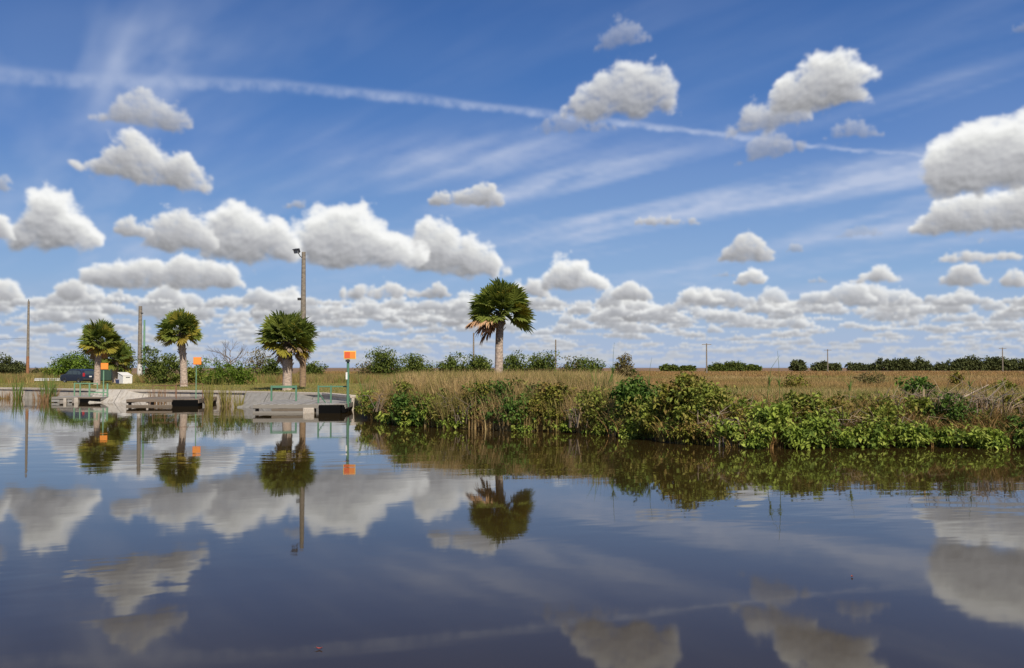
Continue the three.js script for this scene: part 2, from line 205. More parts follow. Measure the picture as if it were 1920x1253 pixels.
// ---------------------------------------------------------------- the ground: one sheet from the canal bed to the horizon
const shoreAt = curve([[-4000, 130], [-1200, 98], [-400, 92], [50, 84], [150, 80], [250, 77], [460, 72], [640, 66], [672, 59], [690, 51.5], [720, 47.5], [760, 45], [850, 42.5], [960, 40.8], [1060, 40.4], [1150, 38], [1250, 34.6], [1350, 32.8], [1450, 32], [1600, 32.4], [1750, 32.8], [1850, 32.4], [2100, 31.5], [2600, 30], [4000, 26], [6500, 22]]);
const Ds = (px) => shoreAt(px) + (px > 680 ? 0.5 * noise2(px * 0.021, 3.3) + 0.25 * noise2(px * 0.07, 1.1) : 0);
const wallPart = (px) => 1 - sstep(655, 700, px);                     // 1 where the sea wall stands
function groundY(px, D) {
  const s = D - Ds(px), w = wallPart(px), x = X(px, D);
  const wallH = s < 0.12 ? -1.3 : 0.84 + 0.15 * sstep(0.3, 10, s), bankH = s < 0 ? Math.max(-1.3, s * 0.55) : 0.98 * (1 - Math.exp(-s / 1.5));
  let h = lerp(bankH, wallH, w);
  if (s > 0.2) h += (0.09 * noise2(x * 0.19, D * 0.19) + 0.05 * noise2(x * 0.7, D * 0.7)) * sstep(0.2, 4, s) * (1 - 0.6 * w);
  h += 0.10 * sstep(10, 60, s) * sstep(680, 900, px) - 0.22 * sstep(140, 900, D);
  return h;
}
{
  const rows = [-30, -8, -4, -2, -1, -0.4, 0, 0.13, 0.3, 0.6, 1, 1.5, 2.1, 2.8, 3.6, 4.5, 5.5, 6.7, 8, 9.5, 11, 13, 15, 17.5, 20, 23, 26, 30, 34, 39, 45, 52, 60, 70, 82, 96, 115, 140, 170, 210, 260, 330, 430, 560, 760, 1100, 1700, 2800, 5000, 9000];
  const cols = []; for (let p = -6000; p < -200; p += 200) cols.push(p); for (let p = -200; p < 2150; p += 7) cols.push(p); for (let p = 2150; p <= 8000; p += 200) cols.push(p);
  const pos = [], col = [], uv = [], idx = [], nc = cols.length;
  const tan = [0.24, 0.16, 0.07], brown = [0.22, 0.12, 0.05], olive = [0.15, 0.14, 0.045], lawn = [0.205, 0.185, 0.055], soil = [0.075, 0.052, 0.035], mix3 = (a, b, t) => a.map((v, k) => lerp(v, b[k], clamp(t)));
  for (const s of rows) for (const px of cols) {
    const D = Math.max(4, Ds(px) + s), x = X(px, D), y = groundY(px, D), z = -D;
    pos.push(x, y, z); uv.push(x / 3, z / 3);
    const n1 = fbm(x * 0.05, D * 0.05 + 4, 4), n2 = fbm(x * 0.012 + 9, D * 0.03, 3), left = 1 - sstep(640, 760, px);
    let c = mix3(tan, brown, 0.5 + 1.2 * n2 + sstep(60, 110, D) * 0.4); c = mix3(c, olive, 0.35 + 1.2 * n1 - 0.6 * sstep(70, 120, D));
    c = mix3(c, mix3(lawn, tan, 0.3 + n1), left * (1 - sstep(110, 170, D))); c = mix3(soil, c, sstep(0.6, 2.4, s + (px < 680 ? 3 : 0)));
    col.push(...c);
  }
  for (let j = 0; j < rows.length - 1; j++) for (let i = 0; i < nc - 1; i++) { const a = j * nc + i, b = a + nc; idx.push(a, a + 1, b, b, a + 1, b + 1); }
  const g = new THREE.BufferGeometry(); g.setAttribute('position', new THREE.Float32BufferAttribute(pos, 3)); g.setAttribute('color', new THREE.Float32BufferAttribute(col, 3)); g.setAttribute('uv', new THREE.Float32BufferAttribute(uv, 2)); g.setIndex(idx); g.computeVertexNormals();
  const gm = grain(512, 512, (u, v) => 0.93 + 0.16 * fbm(u * 30, v * 30, 4) + 0.14 * noise2(u * 120, v * 120));
  structure('ground', g, new THREE.MeshStandardMaterial({ vertexColors: true, map: gm, roughness: 1, side: THREE.DoubleSide }));
}
// ---------------------------------------------------------------- the canal
{
  const N = 2048, T = 44, h = new Float32Array(N * N), r = rng(9), waves = [];
  for (let k = 0; k < 70; k++) {                                       // waves that fit the tile, crests mostly across the view
    const len = 0.22 * Math.pow(16, r()), a = Math.PI / 2 + 0.25 + (r() - 0.5) * 1.5, kx = Math.round(Math.cos(a) * T / len), ky = Math.round(Math.sin(a) * T / len);
    if (kx || ky) waves.push([kx, ky, r() * 6.283, 0.000042 * Math.pow(len, 1.05) * (0.5 + r())]);
  }
  const sine = new Float32Array(4096); for (let i = 0; i < 4096; i++) sine[i] = Math.sin(i / 4096 * 6.2831853);
  for (const [kx, ky, p, a] of waves) for (let j = 0; j < N; j++) { let q = Math.round(2 * ky * j + p * 651.9) + 4096 * 400; for (let i = 0; i < N; i++) { h[j * N + i] += a * sine[q & 4095]; q += 2 * kx; } }
  const wv = (a, b, p) => sine[(Math.round(2 * (a) + 2 * b + p * 651.9) + 4096 * 100) & 4095];       // light airs ruffle the water in patches
  const d = new Float32Array(N * N * 4); for (let i = 0; i < N * N; i++) { const x = i % N, y = (i - x) / N, pt = 0.5 + 0.22 * wv(x, 2 * y, 1) + 0.2 * wv(-x, 3 * y, 2.2) + 0.16 * wv(2 * x, y, 4) + 0.14 * wv(3 * x, -5 * y, 0.6), v = 0.5 + h[i] * (0.35 + 1.5 * sstep(0.3, 0.95, pt)) / 0.08; d[i * 4] = d[i * 4 + 1] = d[i * 4 + 2] = v; d[i * 4 + 3] = 1; }
  const bump = new THREE.DataTexture(d, N, N, THREE.RGBAFormat, THREE.FloatType); bump.wrapS = bump.wrapT = THREE.RepeatWrapping; bump.magFilter = THREE.LinearFilter; bump.needsUpdate = true;
  const g = new THREE.PlaneGeometry(900, 300).rotateX(-Math.PI / 2), uv = g.attributes.uv; for (let i = 0; i < uv.count; i++) uv.setXY(i, uv.getX(i) * 900 / T, uv.getY(i) * 300 / T);
  g.translate(0, 0, -90);
  structure('water', g, new THREE.MeshPhysicalMaterial({ color: new THREE.Color().setRGB(0.034, 0.0215, 0.0065), roughness: 0.03, ior: 1.245, bumpMap: bump, bumpScale: 0.08 }));
}

// ---------------------------------------------------------------- sea wall and boat ramps
const wallPts = [-700, -550, -400, -250, -150, -50, 10, 50, 100, 150, 200, 250, 305, 360, 410, 460, 510, 560, 610, 664].map((px) => { const D = shoreAt(px) - 0.14; return new THREE.Vector3(X(px, D), 0, -D); });
{
  const wall = thing('sea_wall', 'low pale concrete sea wall behind the docks', 'wall', [0, 0, 0]);
  for (let i = 0; i < wallPts.length - 1; i++) {
    const a = wallPts[i], b = wallPts[i + 1], len = a.distanceTo(b), n = Math.max(1, Math.round(len / 4.5)), turn = -Math.atan2(b.z - a.z, b.x - a.x);
    for (let k = 0; k < n; k++) {
      const p = a.clone().lerp(b, (k + 0.5) / n), w = len / n;
      const m = part('panel', new RoundedBoxGeometry(w - 0.03, 2.1, 0.28, 1, 0.02), i % 2 ? M.concrete : M.concreteWarm, wall); m.position.set(p.x, -0.33, p.z); m.rotation.y = turn;
      const c = part('cap', new RoundedBoxGeometry(w - 0.015, 0.16, 0.46, 1, 0.02), M.concreteWarm, wall); c.position.set(p.x, 0.80, p.z); c.rotation.y = turn;
    }
  }
}
function ramp(name, label, px0, px1, reach, mat, turn = 0, topY = 0.84) {        // slab that leaves the wall top and dips under the water
  const p = new THREE.Vector3(X((px0 + px1) / 2, shoreAt((px0 + px1) / 2)), 0, -shoreAt((px0 + px1) / 2));
  const w = (px1 - px0) / F * p.length() * 1.05, t = thing(name, label, 'boat ramp', [p.x, 0, p.z], turn), n = Math.max(2, Math.round(w / 1.6));
  const ang = Math.atan2(topY + 0.45, reach), len = Math.hypot(topY + 0.45, reach);
  for (let k = 0; k < n; k++) { const m = part('slab', new RoundedBoxGeometry(w / n - 0.025, 0.25, len, 1, 0.02), mat, t); m.position.set(-w / 2 + (k + 0.5) * w / n, (topY - 0.45) / 2 - 0.1, reach / 2 - 0.1); m.rotation.x = ang; }
  return t;
}
ramp('boat_ramp', 'pale concrete boat ramp between the green railed dock and the brown dock', 192, 310, 4.6, M.concrete, 0.2);
ramp('boat_ramp', 'wide grey concrete boat ramp behind the grey dock with black shade box', 470, 668, 5.5, std(0.26, 0.245, 0.22, 0.95, { map: concreteMap }), 0.1);

// ---------------------------------------------------------------- docks
function dock(name, label, { px0, px1, D, depth, turn = 0, top, board, mats, fascia, shadeBoxes, rails, blocks = [] }) {
  const w = (px1 - px0) / F * D, t = thing(name, label, 'dock', [X((px0 + px1) / 2, D), 0, -D], turn), r = rng(px0 + 5);
  const n = Math.round(w / board);                                      // boards run away from the canal edge
  for (let k = 0; k < n; k++) { const m = part('deck_board', new RoundedBoxGeometry(w / n - 0.012, 0.05, depth + 0.02 * r(), 1, 0.008), mats[Math.floor(r() * mats.length)], t); m.position.set(-w / 2 + (k + 0.5) * w / n, top - 0.025 + 0.004 * r(), -depth / 2); }
  for (const [y, hh, m, x0, x1, z] of fascia) { const f = part('fascia_board', new RoundedBoxGeometry((x1 - x0) * w, hh, 0.06, 1, 0.01), m, t); f.position.set(((x0 + x1) / 2 - 0.5) * w, y, z ?? 0.035); }
  for (const x of [-0.5, 0.5]) { const f = part('side_beam', new RoundedBoxGeometry(0.08, 0.2, depth, 1, 0.01), fascia[0][2], t); f.position.set(x * w * 0.985, top - 0.16, -depth / 2); }
  for (let k = 0; k < 4; k++) for (const z of [-0.25, -depth + 0.4]) { const p = part('pile', cyl(0.11, 0.10, top + 1.35, 0, 0, 0, 10), M.pile, t); p.position.set((k / 3 - 0.5) * w * 0.93, -1.4, z); }
  for (const [x0, x1, y0, y1, dz, z] of shadeBoxes) { const f = part('float', new RoundedBoxGeometry((x1 - x0) * w, y1 - y0, dz, 3, 0.05), M.black, t); f.position.set(((x0 + x1) / 2 - 0.5) * w, (y0 + y1) / 2, z - dz / 2); }  // near-black boxes paint the shade of the open underside beneath the deck
  for (const [x0, x1, y0, y1, dz, z] of blocks) { const f = part('concrete_block', new RoundedBoxGeometry((x1 - x0) * w, y1 - y0, dz, 2, 0.04), M.concreteWarm, t); f.position.set(((x0 + x1) / 2 - 0.5) * w, (y0 + y1) / 2, z - dz / 2); }
  for (const { xs, z, h, bars, m, rad = 0.04, brace, cap } of rails) {
    const rail = new THREE.Group(); rail.name = 'railing'; t.add(rail);
    for (const x of xs) part('post', new RoundedBoxGeometry(rad * 2, h, rad * 2, 1, 0.01), m, rail).position.set((x - 0.5) * w, top + h / 2, z);
    for (const b of bars) part('bar', new RoundedBoxGeometry((xs[xs.length - 1] - xs[0]) * w - rad * 2, cap ?? rad * 1.7, rad * 1.2, 1, 0.01), m, rail).position.set(((xs[0] + xs[xs.length - 1]) / 2 - 0.5) * w, top + b, z);
    if (brace) for (const [xa, xb] of brace) part('brace', tube([[(xa - 0.5) * w, top + h * 0.62, z], [(xb - 0.5) * w, top + 0.02, z]], rad * 0.7, 6), m, rail);
  }
  return t;
}
dock('dock', 'small grey dock with pale green railings beside the dark blue car', {
  px0: 97, px1: 192, D: 74, depth: 5, turn: -0.06, top: 0.40, board: 0.28, mats: [M.deckGrey, M.deckGreyB, M.concreteGrey], fascia: [[0.31, 0.16, M.deckGrey, 0, 0.52], [0.12, 0.16, M.concreteGrey, 0, 0.16], [0.12, 0.16, M.concreteGrey, 0.32, 0.42], [0.34, 0.1, M.deckBrown, 0.52, 1]],
  shadeBoxes: [[0.56, 0.99, -0.05, 0.28, 1.2, 0.02]], blocks: [[0.24, 0.3, -0.2, 0.3, 0.3, 0.1], [0.46, 0.54, -0.2, 0.34, 0.3, 0.12]],
  rails: [{ xs: [0.1, 0.22, 0.58], z: -2.6, h: 0.98, bars: [0.94], m: M.greenPale }, { xs: [0.60, 0.97], z: -1.2, h: 0.95, bars: [0.3], m: M.greenPale, rad: 0.05 }],
});
dock('dock', 'low brown timber dock with thin rusty railing and black shade box at its end', {
  px0: 240, px1: 372, D: 66.5, depth: 6.5, turn: 0.1, top: 0.46, board: 0.24, mats: [M.deckBrown, M.deckBrownB], fascia: [[0.37, 0.16, M.deckBrown, 0, 0.64], [0.04, 0.12, M.deckBrownB, 0, 0.64]],
  shadeBoxes: [[0.635, 0.99, -0.12, 0.41, 1.6, 0.12]], blocks: [[0.27, 0.30, -0.1, 0.29, 0.2, 0.0]],
  rails: [{ xs: [0.62, 0.99], z: -1.4, h: 1.0, bars: [0.97], m: M.rust, rad: 0.025 }, { xs: [0.12, 0.3, 0.45], z: -4.6, h: 0.85, bars: [0.82, 0.45], m: M.rust, rad: 0.02 }],
});
dock('dock', 'wide grey dock with dark green railings and black shade box below the orange board', {
  px0: 476, px1: 648, D: 56.5, depth: 8.2, turn: 0.05, top: 0.50, board: 0.22, mats: [M.deckGrey, M.deckGreyB, M.concreteGrey], fascia: [[0.37, 0.2, M.deckGrey, 0, 0.72], [0.19, 0.14, M.deckBrownB, 0.2, 0.54], [0.05, 0.12, M.deckGrey, 0, 0.55]],
  shadeBoxes: [[0.71, 0.945, -0.14, 0.455, 1.4, 0.16], [0.955, 0.995, 0.0, 0.36, 1.2, 0.08]], blocks: [[0.54, 0.66, -0.2, 0.3, 0.5, 0.12]],
  rails: [{ xs: [0.01, 0.30], z: -5.2, h: 0.94, bars: [0.86], m: M.green, rad: 0.05, cap: 0.14 }, { xs: [0.66, 0.80, 0.985], z: -1.6, h: 1.0, bars: [0.94], m: M.green, rad: 0.045, brace: [[0.66, 0.74], [0.985, 1.02]] }],
});

// ---------------------------------------------------------------- orange boards on posts
function marker(label, px, D, yTop, yBot, wpx, postMat, rad, two) {
  const y0 = 0.3, h = Y(yTop, D), hb = Y(yBot, D), w = wpx / F * D, t = thing('marker_board', label, 'sign', [X(px, D), y0, -D]);
  part('post', cyl(rad, rad * 0.9, hb - y0 + 0.2, -w * 0.18, 0, -0.05 - rad, 10), postMat, t);
  part('panel', rbox(w, h - hb, 0.03, 0, (h + hb) / 2 - y0, 0, 0.01), two ? M.yellow : M.orange, t);
  if (!two) { part('face', rbox(w * 0.86, (h - hb) * 0.84, 0.012, 0, (h + hb) / 2 - y0, 0.022, 0.004), M.orangeDeep, t); part('bracket', rbox(w * 0.3, 0.06, 0.05, -w * 0.18, hb - y0 + 0.1, -0.03, 0.01), M.dark, t); }
  if (two) { part('face', rbox(w * 0.44, (h - hb) * 0.76, 0.012, -w * 0.22, (h + hb) / 2 - y0, 0.022, 0.004), M.redOrange, t); part('face', rbox(w * 0.44, (h - hb) * 0.76, 0.012, w * 0.22, (h + hb) / 2 - y0, 0.022, 0.004), M.orange, t); part('clamp', rbox(w * 0.35, 0.12, 0.1, -w * 0.18, hb - y0 - 0.08, -0.03, 0.01), M.dark, t); part('reflector', rbox(0.1, 0.4, 0.03, -w * 0.24, 1.75, 0.09, 0.01), M.white, t); }
}
marker('red and orange board with yellow edge on tall green post at the grey dock', 656, 57.6, 658, 674, 23, M.green, 0.08, true);
marker('small orange board on thin grey green post behind the brown dock', 370, 68, 670, 684, 15, M.greenPale, 0.035, false);
marker('small orange board beside a palm trunk above the green railed dock', 196, 75, 681, 693, 14, M.greenPale, 0.05, false);

// ---------------------------------------------------------------- poles and wires
function pole(label, px, D, yTop, rad, mat, extra, group) { const gy = groundY(px, D), h = Y(yTop, D) - gy, t = thing('utility_pole', label, 'pole', [X(px, D), gy - 0.3, -D], 0, group); if (mat) part('shaft', cyl(rad, rad * 0.72, h + 0.3, 0, 0, 0, 12), mat, t); if (extra) extra(t, h + 0.3); return t; }
pole('slim brown pole with rusty foot standing behind the road rail', 52, 128, 565, 0.17, null, (t, h) => { part('lower_shaft', cyl(0.2, 0.18, h * 0.32, 0, 0, 0, 12), M.poleRust, t); part('shaft', cyl(0.175, 0.12, h * 0.68, 0, h * 0.32, 0, 12), M.poleGrey, t); part('insulator', cyl(0.05, 0.04, 0.25, 0, h, 0, 8), M.dark, t); });
pole('thick grey wooden pole with white sleeve beside a thin green pole', 262, 113, 574, 0.26, M.poleGrey, (t, h) => { part('sleeve', cyl(0.275, 0.27, 1.3, 0, 0.9, 0, 14), std(0.6, 0.57, 0.54), t); part('bracket', rbox(0.5, 0.12, 0.1, 0.1, h - 0.8, 0.1, 0.01), M.dark, t); });
pole('thin green metal pole beside the thick grey wooden pole', 270, 112, 600, 0.13, M.greenPale);
pole('tall wooden lamp pole with floodlight rising behind the palm', 568, 80, 472, 0.24, null, (t, h) => {
  part('lower_shaft', cyl(0.25, 0.235, h * 0.36, 0, 0, 0, 14), M.poleWood, t); part('shaft', cyl(0.23, 0.15, h * 0.64, 0, h * 0.36, 0, 14), M.poleGrey, t);
  part('arm', tube([[0, h - 0.55, 0], [-0.25, h - 0.35, 0.1], [-0.42, h - 0.05, 0.15]], 0.035, 8), M.dark, t);
  const f = part('floodlight', [rbox(0.46, 0.34, 0.3, 0, 0, 0, 0.05)], M.dark, t); f.position.set(-0.5, h + 0.06, 0.18); f.rotation.set(0.5, -0.3, 0.2); part('visor', rbox(0.5, 0.03, 0.2, 0, 0.19, 0.15, 0.01), M.dark, f); part('lens', rbox(0.38, 0.26, 0.02, 0, 0, 0.15, 0.005), std(0.35, 0.37, 0.4, 0.15), f);
  part('junction_box', rbox(0.26, 0.2, 0.18, -0.3, h * 0.66, 0.1, 0.02), M.dark, t);
});
for (const [px, D, yt, arm, lab] of [[888, 210, 624, 0, 'distant bare utility pole rising behind trees left of the large palm'], [1042, 230, 637, 0, 'distant bare utility pole rising behind trees right of the large palm'], [1325, 260, 644, 1, 'distant pole with short crossarm over the brown field'], [1552, 330, 655, 1, 'distant pole with short crossarm behind the small round trees'], [1880, 330, 652, 1, 'distant pole standing in the dark tree line']])
  pole(lab, px, D, yt, 0.2, M.poleGrey, (t, h) => { if (arm) part('crossarm', rbox(2.4, 0.16, 0.14, 0, h - 0.3, 0.16, 0.01), M.poleGrey, t); });
{
  const pw = (label, a, b, sag) => { const pts = []; for (let k = 0; k <= 24; k++) { const t = k / 24; pts.push([lerp(a[0], b[0], t), lerp(a[1], b[1], t) - sag * 4 * t * (1 - t), lerp(a[2], b[2], t)]); } tag(part(numbered('power_line'), tube(pts, 0.014, 5), M.dark, scene), label, 'cable'); };
  pw('thin dark cable strung low from the slim brown pole', [X(52, 128), Y(634, 128), -128], [X(-320, 150), Y(628, 150), -150], 0.5);
}
{ // road rail far left
  const t = thing('guard_rail', 'pale metal guard rail along the road behind the reeds', 'guard rail', [X(30, 112), 0.72, -112], 0.12);
  part('beam', new THREE.ExtrudeGeometry(new THREE.Shape([[0, 0], [0.07, 0.05], [0.02, 0.11], [0.02, 0.2], [0.07, 0.26], [0, 0.32], [-0.02, 0.32], [-0.02, 0]].map((p) => new THREE.Vector2(...p))), { depth: 11, bevelEnabled: false }).rotateY(-Math.PI / 2).translate(5.5, 0.33, 0), std(0.55, 0.54, 0.52, 0.5, { metalness: 0.2 }), t);
  for (let k = 0; k < 7; k++) part('post', rbox(0.12, 0.75, 0.12, -5 + k * 1.66, 0.25, -0.1, 0.01), M.poleGrey, t);
}

// ---------------------------------------------------------------- car, bins by the lawn
{
  const D = 101, px = 148, gy = groundY(px, D), t = thing('parked_car', 'dark blue car parked on the grass behind the left dock', 'car', [X(px, D), gy, -D], -0.62);
  t.scale.setScalar(0.86);
  const paint = std(0.022, 0.032, 0.062, 0.28, { metalness: 0.2 }), glass = std(0.055, 0.085, 0.11, 0.08), prof = new THREE.Shape();
  // side view, nose towards -x
  const P = [[-2.3, 0.35], [-2.35, 0.62], [-2.25, 0.86], [-1.35, 0.98], [-0.55, 1.48], [-0.2, 1.56], [1.3, 1.55], [1.85, 1.42], [2.15, 0.98], [2.25, 0.88], [2.27, 0.42], [2.1, 0.3], [-2.1, 0.3]];
  prof.moveTo(...P[0]); for (const p of P.slice(1)) prof.lineTo(...p); prof.closePath();
  for (const cx of [-1.4, 1.4]) { const hole = new THREE.Path(); hole.absarc(cx, 0.36, 0.40, 0, Math.PI * 2); }
  part('body', new THREE.ExtrudeGeometry(prof, { depth: 1.62, bevelEnabled: true, bevelSize: 0.07, bevelThickness: 0.08, bevelSegments: 3 }).translate(0, 0, -0.81), paint, t);
  for (const z of [-0.9, 0.9]) { for (const pts of [[[-1.15, 1.0], [-0.5, 1.42], [0.1, 1.46], [0.1, 1.0]], [[0.18, 1.0], [0.18, 1.46], [1.05, 1.46], [1.15, 1.0]], [[1.23, 1.0], [1.15, 1.45], [1.7, 1.36], [1.95, 1.0]]]) part('window', new THREE.ExtrudeGeometry(new THREE.Shape(pts.map((p) => new THREE.Vector2(...p))), { depth: 0.012, bevelEnabled: false }).translate(0, 0, z > 0 ? z - 0.004 : z - 0.008), glass, t); }
  part('rear_window', rbox(0.02, 0.42, 1.3, 2.125, 1.2, 0, 0.008).applyMatrix4(new THREE.Matrix4().makeTranslation(0.07, 0, 0)), glass, t).rotation.z = 0;
  part('windscreen', rbox(0.95, 0.02, 1.4, 0, 0, 0, 0.008), glass, t).position.set(-0.98, 1.30, 0); t.children[t.children.length - 1].rotation.z = 0.56;
  for (const z of [-0.78, 0.78]) { part('tail_light', rbox(0.12, 0.42, 0.24, 2.27, 0.98, z, 0.03), std(0.42, 0.02, 0.03, 0.25), t); part('headlight', rbox(0.1, 0.16, 0.34, -2.38, 0.76, z * 0.85, 0.03), std(0.6, 0.6, 0.6, 0.15), t); }
  part('bumper', rbox(0.16, 0.24, 1.72, 2.34, 0.46, 0, 0.05), M.dark, t); part('number_plate', rbox(0.02, 0.14, 0.32, 2.35, 0.78, 0, 0.005), M.white, t);
  for (const x of [-1.4, 1.4]) for (const z of [-0.82, 0.82]) { const w = new THREE.Group(); w.name = 'wheel'; w.position.set(x, 0.34, z); t.add(w); part('tyre', new THREE.TorusGeometry(0.25, 0.1, 10, 24), M.dark, w); part('rim', new THREE.CylinderGeometry(0.2, 0.2, 0.14, 18).rotateX(Math.PI / 2), M.steel, w); }
}
{
  let D = 96.5, gy = groundY(235, D), t = thing('waste_bin', 'white square bin with sloping lid on the grass', 'bin', [X(235, D), gy, -D], -0.75);
  const s = new THREE.Shape([[-0.5, 0], [0.5, 0], [0.5, 0.72], [-0.5, 1.0]].map((p) => new THREE.Vector2(...p)));
  part('body', new THREE.ExtrudeGeometry(s, { depth: 0.85, bevelEnabled: true, bevelSize: 0.03, bevelThickness: 0.03, bevelSegments: 2 }).translate(0, 0, -0.42), M.white, t); const lid = part('lid', rbox(1.14, 0.05, 1.0, 0, 0, 0, 0.02), std(0.7, 0.67, 0.62, 0.5), t); lid.position.set(0, 0.92, 0); lid.rotation.z = -0.273; part('handle', rbox(0.04, 0.05, 0.4, 0.55, 0.62, 0, 0.01), M.dark, t);
  t = thing('cooler_box', 'small dark blue box beside the white bin', 'box', [X(223, D), groundY(223, D), -D], 0.2);
  part('body', rbox(0.5, 0.36, 0.36, 0, 0.18, 0, 0.03), std(0.02, 0.03, 0.09, 0.4), t); part('lid', rbox(0.53, 0.07, 0.39, 0, 0.395, 0, 0.02), std(0.2, 0.2, 0.26, 0.4), t);
  D = 112; t = thing('dumpster', 'dark green steel dumpster behind the palm beside the blue car', 'dumpster', [X(201, D), groundY(201, D), -D], 0.1);
  part('body', rbox(1.1, 1.3, 1.0, 0, 0.75, 0, 0.04), std(0.028, 0.06, 0.042, 0.5), t); part('lid', rbox(1.16, 0.07, 1.06, 0, 1.44, 0, 0.02), std(0.012, 0.014, 0.014, 0.5), t); for (const x of [-0.42, 0, 0.42]) part('rib', rbox(0.06, 1.2, 0.05, x, 0.75, 0.52, 0.01), std(0.028, 0.06, 0.042, 0.5), t);
}

// ---------------------------------------------------------------- palms
const frondMats = [leafMat(0.135, 0.18, 0.03, { transmission: 0.38 }), leafMat(0.205, 0.24, 0.038, { transmission: 0.38 }), leafMat(0.34, 0.30, 0.042, { transmission: 0.38 }), leafMat(0.40, 0.30, 0.05, { transmission: 0.38 })], deadFrondMat = leafMat(0.50, 0.30, 0.165, { transmission: 0.15 }), deadGrey = leafMat(0.30, 0.23, 0.175, { transmission: 0.1 });
function frondGeo(R, elev, seed, dead = false) {                      // fan leaf: stalk, then leaflets folded along their middles, bent by gravity; x outwards, y up
  const r = rng(seed), pos = [], out = new THREE.Vector3(Math.cos(elev), Math.sin(elev), 0), side = new THREE.Vector3(0, 0, 1), nrm = new THREE.Vector3(-Math.sin(elev), Math.cos(elev), 0);
  const pl = R * (dead ? 0.45 : 0.5), tri = (a, b, c) => pos.push(a.x, a.y, a.z, b.x, b.y, b.z, c.x, c.y, c.z);
  const sp = (t) => out.clone().multiplyScalar(pl * t).add(new THREE.Vector3(0, -0.12 * pl * t * t * (dead ? 2 : 1), 0));
  for (let k = 0; k < 4; k++) { const a = sp(k / 4), b = sp((k + 1) / 4), w = 0.022 * R * 0.5; const h = nrm.clone().multiplyScalar(w), s = side.clone().multiplyScalar(w * 1.2); for (const [u, v] of [[s, h], [h, s.clone().negate()], [s.clone().negate(), h.clone().negate()], [h.clone().negate(), s]]) { tri(a.clone().add(u), b.clone().add(u), a.clone().add(v)); tri(a.clone().add(v), b.clone().add(u), b.clone().add(v)); } }
  const tip = sp(1), n = 26;
  for (let i = 0; i < n; i++) {
    const f = (i + 0.5) / n * 2 - 1, ang = f * 1.75 + (r() - 0.5) * 0.06, len = R * 0.56 * (1 - 0.28 * f * f) * (0.88 + 0.24 * r()), root = tip.clone().add(out.clone().multiplyScalar(R * 0.10 * (1 - f * f)));
    let d = out.clone().multiplyScalar(Math.cos(ang)).add(side.clone().multiplyScalar(Math.sin(ang))).addScaledVector(nrm, 0.40 * Math.abs(f) + 0.16 * (r() - 0.5)).normalize();
    let p = root.clone(), wPrev = null; const segs = 5, droop = (dead ? 0.5 : 0.20) * (0.5 + 1.1 * r());
    for (let k = 0; k <= segs; k++) {
      const t = k / segs, w = R * 0.033 * (0.45 + 1.5 * t) * (1 - Math.pow(t, 3)) + 0.004, acr = d.clone().cross(nrm).normalize(), lift = nrm.clone().multiplyScalar(w * 0.45);
      const cur = [p.clone().addScaledVector(acr, w).add(lift), p.clone(), p.clone().addScaledVector(acr, -w).add(lift)];
      if (wPrev) { tri(wPrev[0], cur[0], wPrev[1]); tri(wPrev[1], cur[0], cur[1]); tri(wPrev[1], cur[1], wPrev[2]); tri(wPrev[2], cur[1], cur[2]); }
      wPrev = cur; p = p.clone().addScaledVector(d, len / segs); d.y -= droop * (0.3 + 1.6 * t * t); d.normalize();
    }
  }
  const g = new THREE.BufferGeometry(); g.setAttribute('position', new THREE.Float32BufferAttribute(pos, 3)); g.setAttribute('uv', new THREE.Float32BufferAttribute(new Float32Array(pos.length / 3 * 2), 2)); g.computeVertexNormals(); return g;
}
const frondGeos = []; for (let e = 0; e < 9; e++) frondGeos.push([0, 1].map((v) => frondGeo(1, lerp(-0.75, 1.45, e / 8), 100 + e * 2 + v)));
const deadGeos = [0, 1, 2].map((v) => frondGeo(1, -0.15 - 0.35 * v, 200 + v, true));
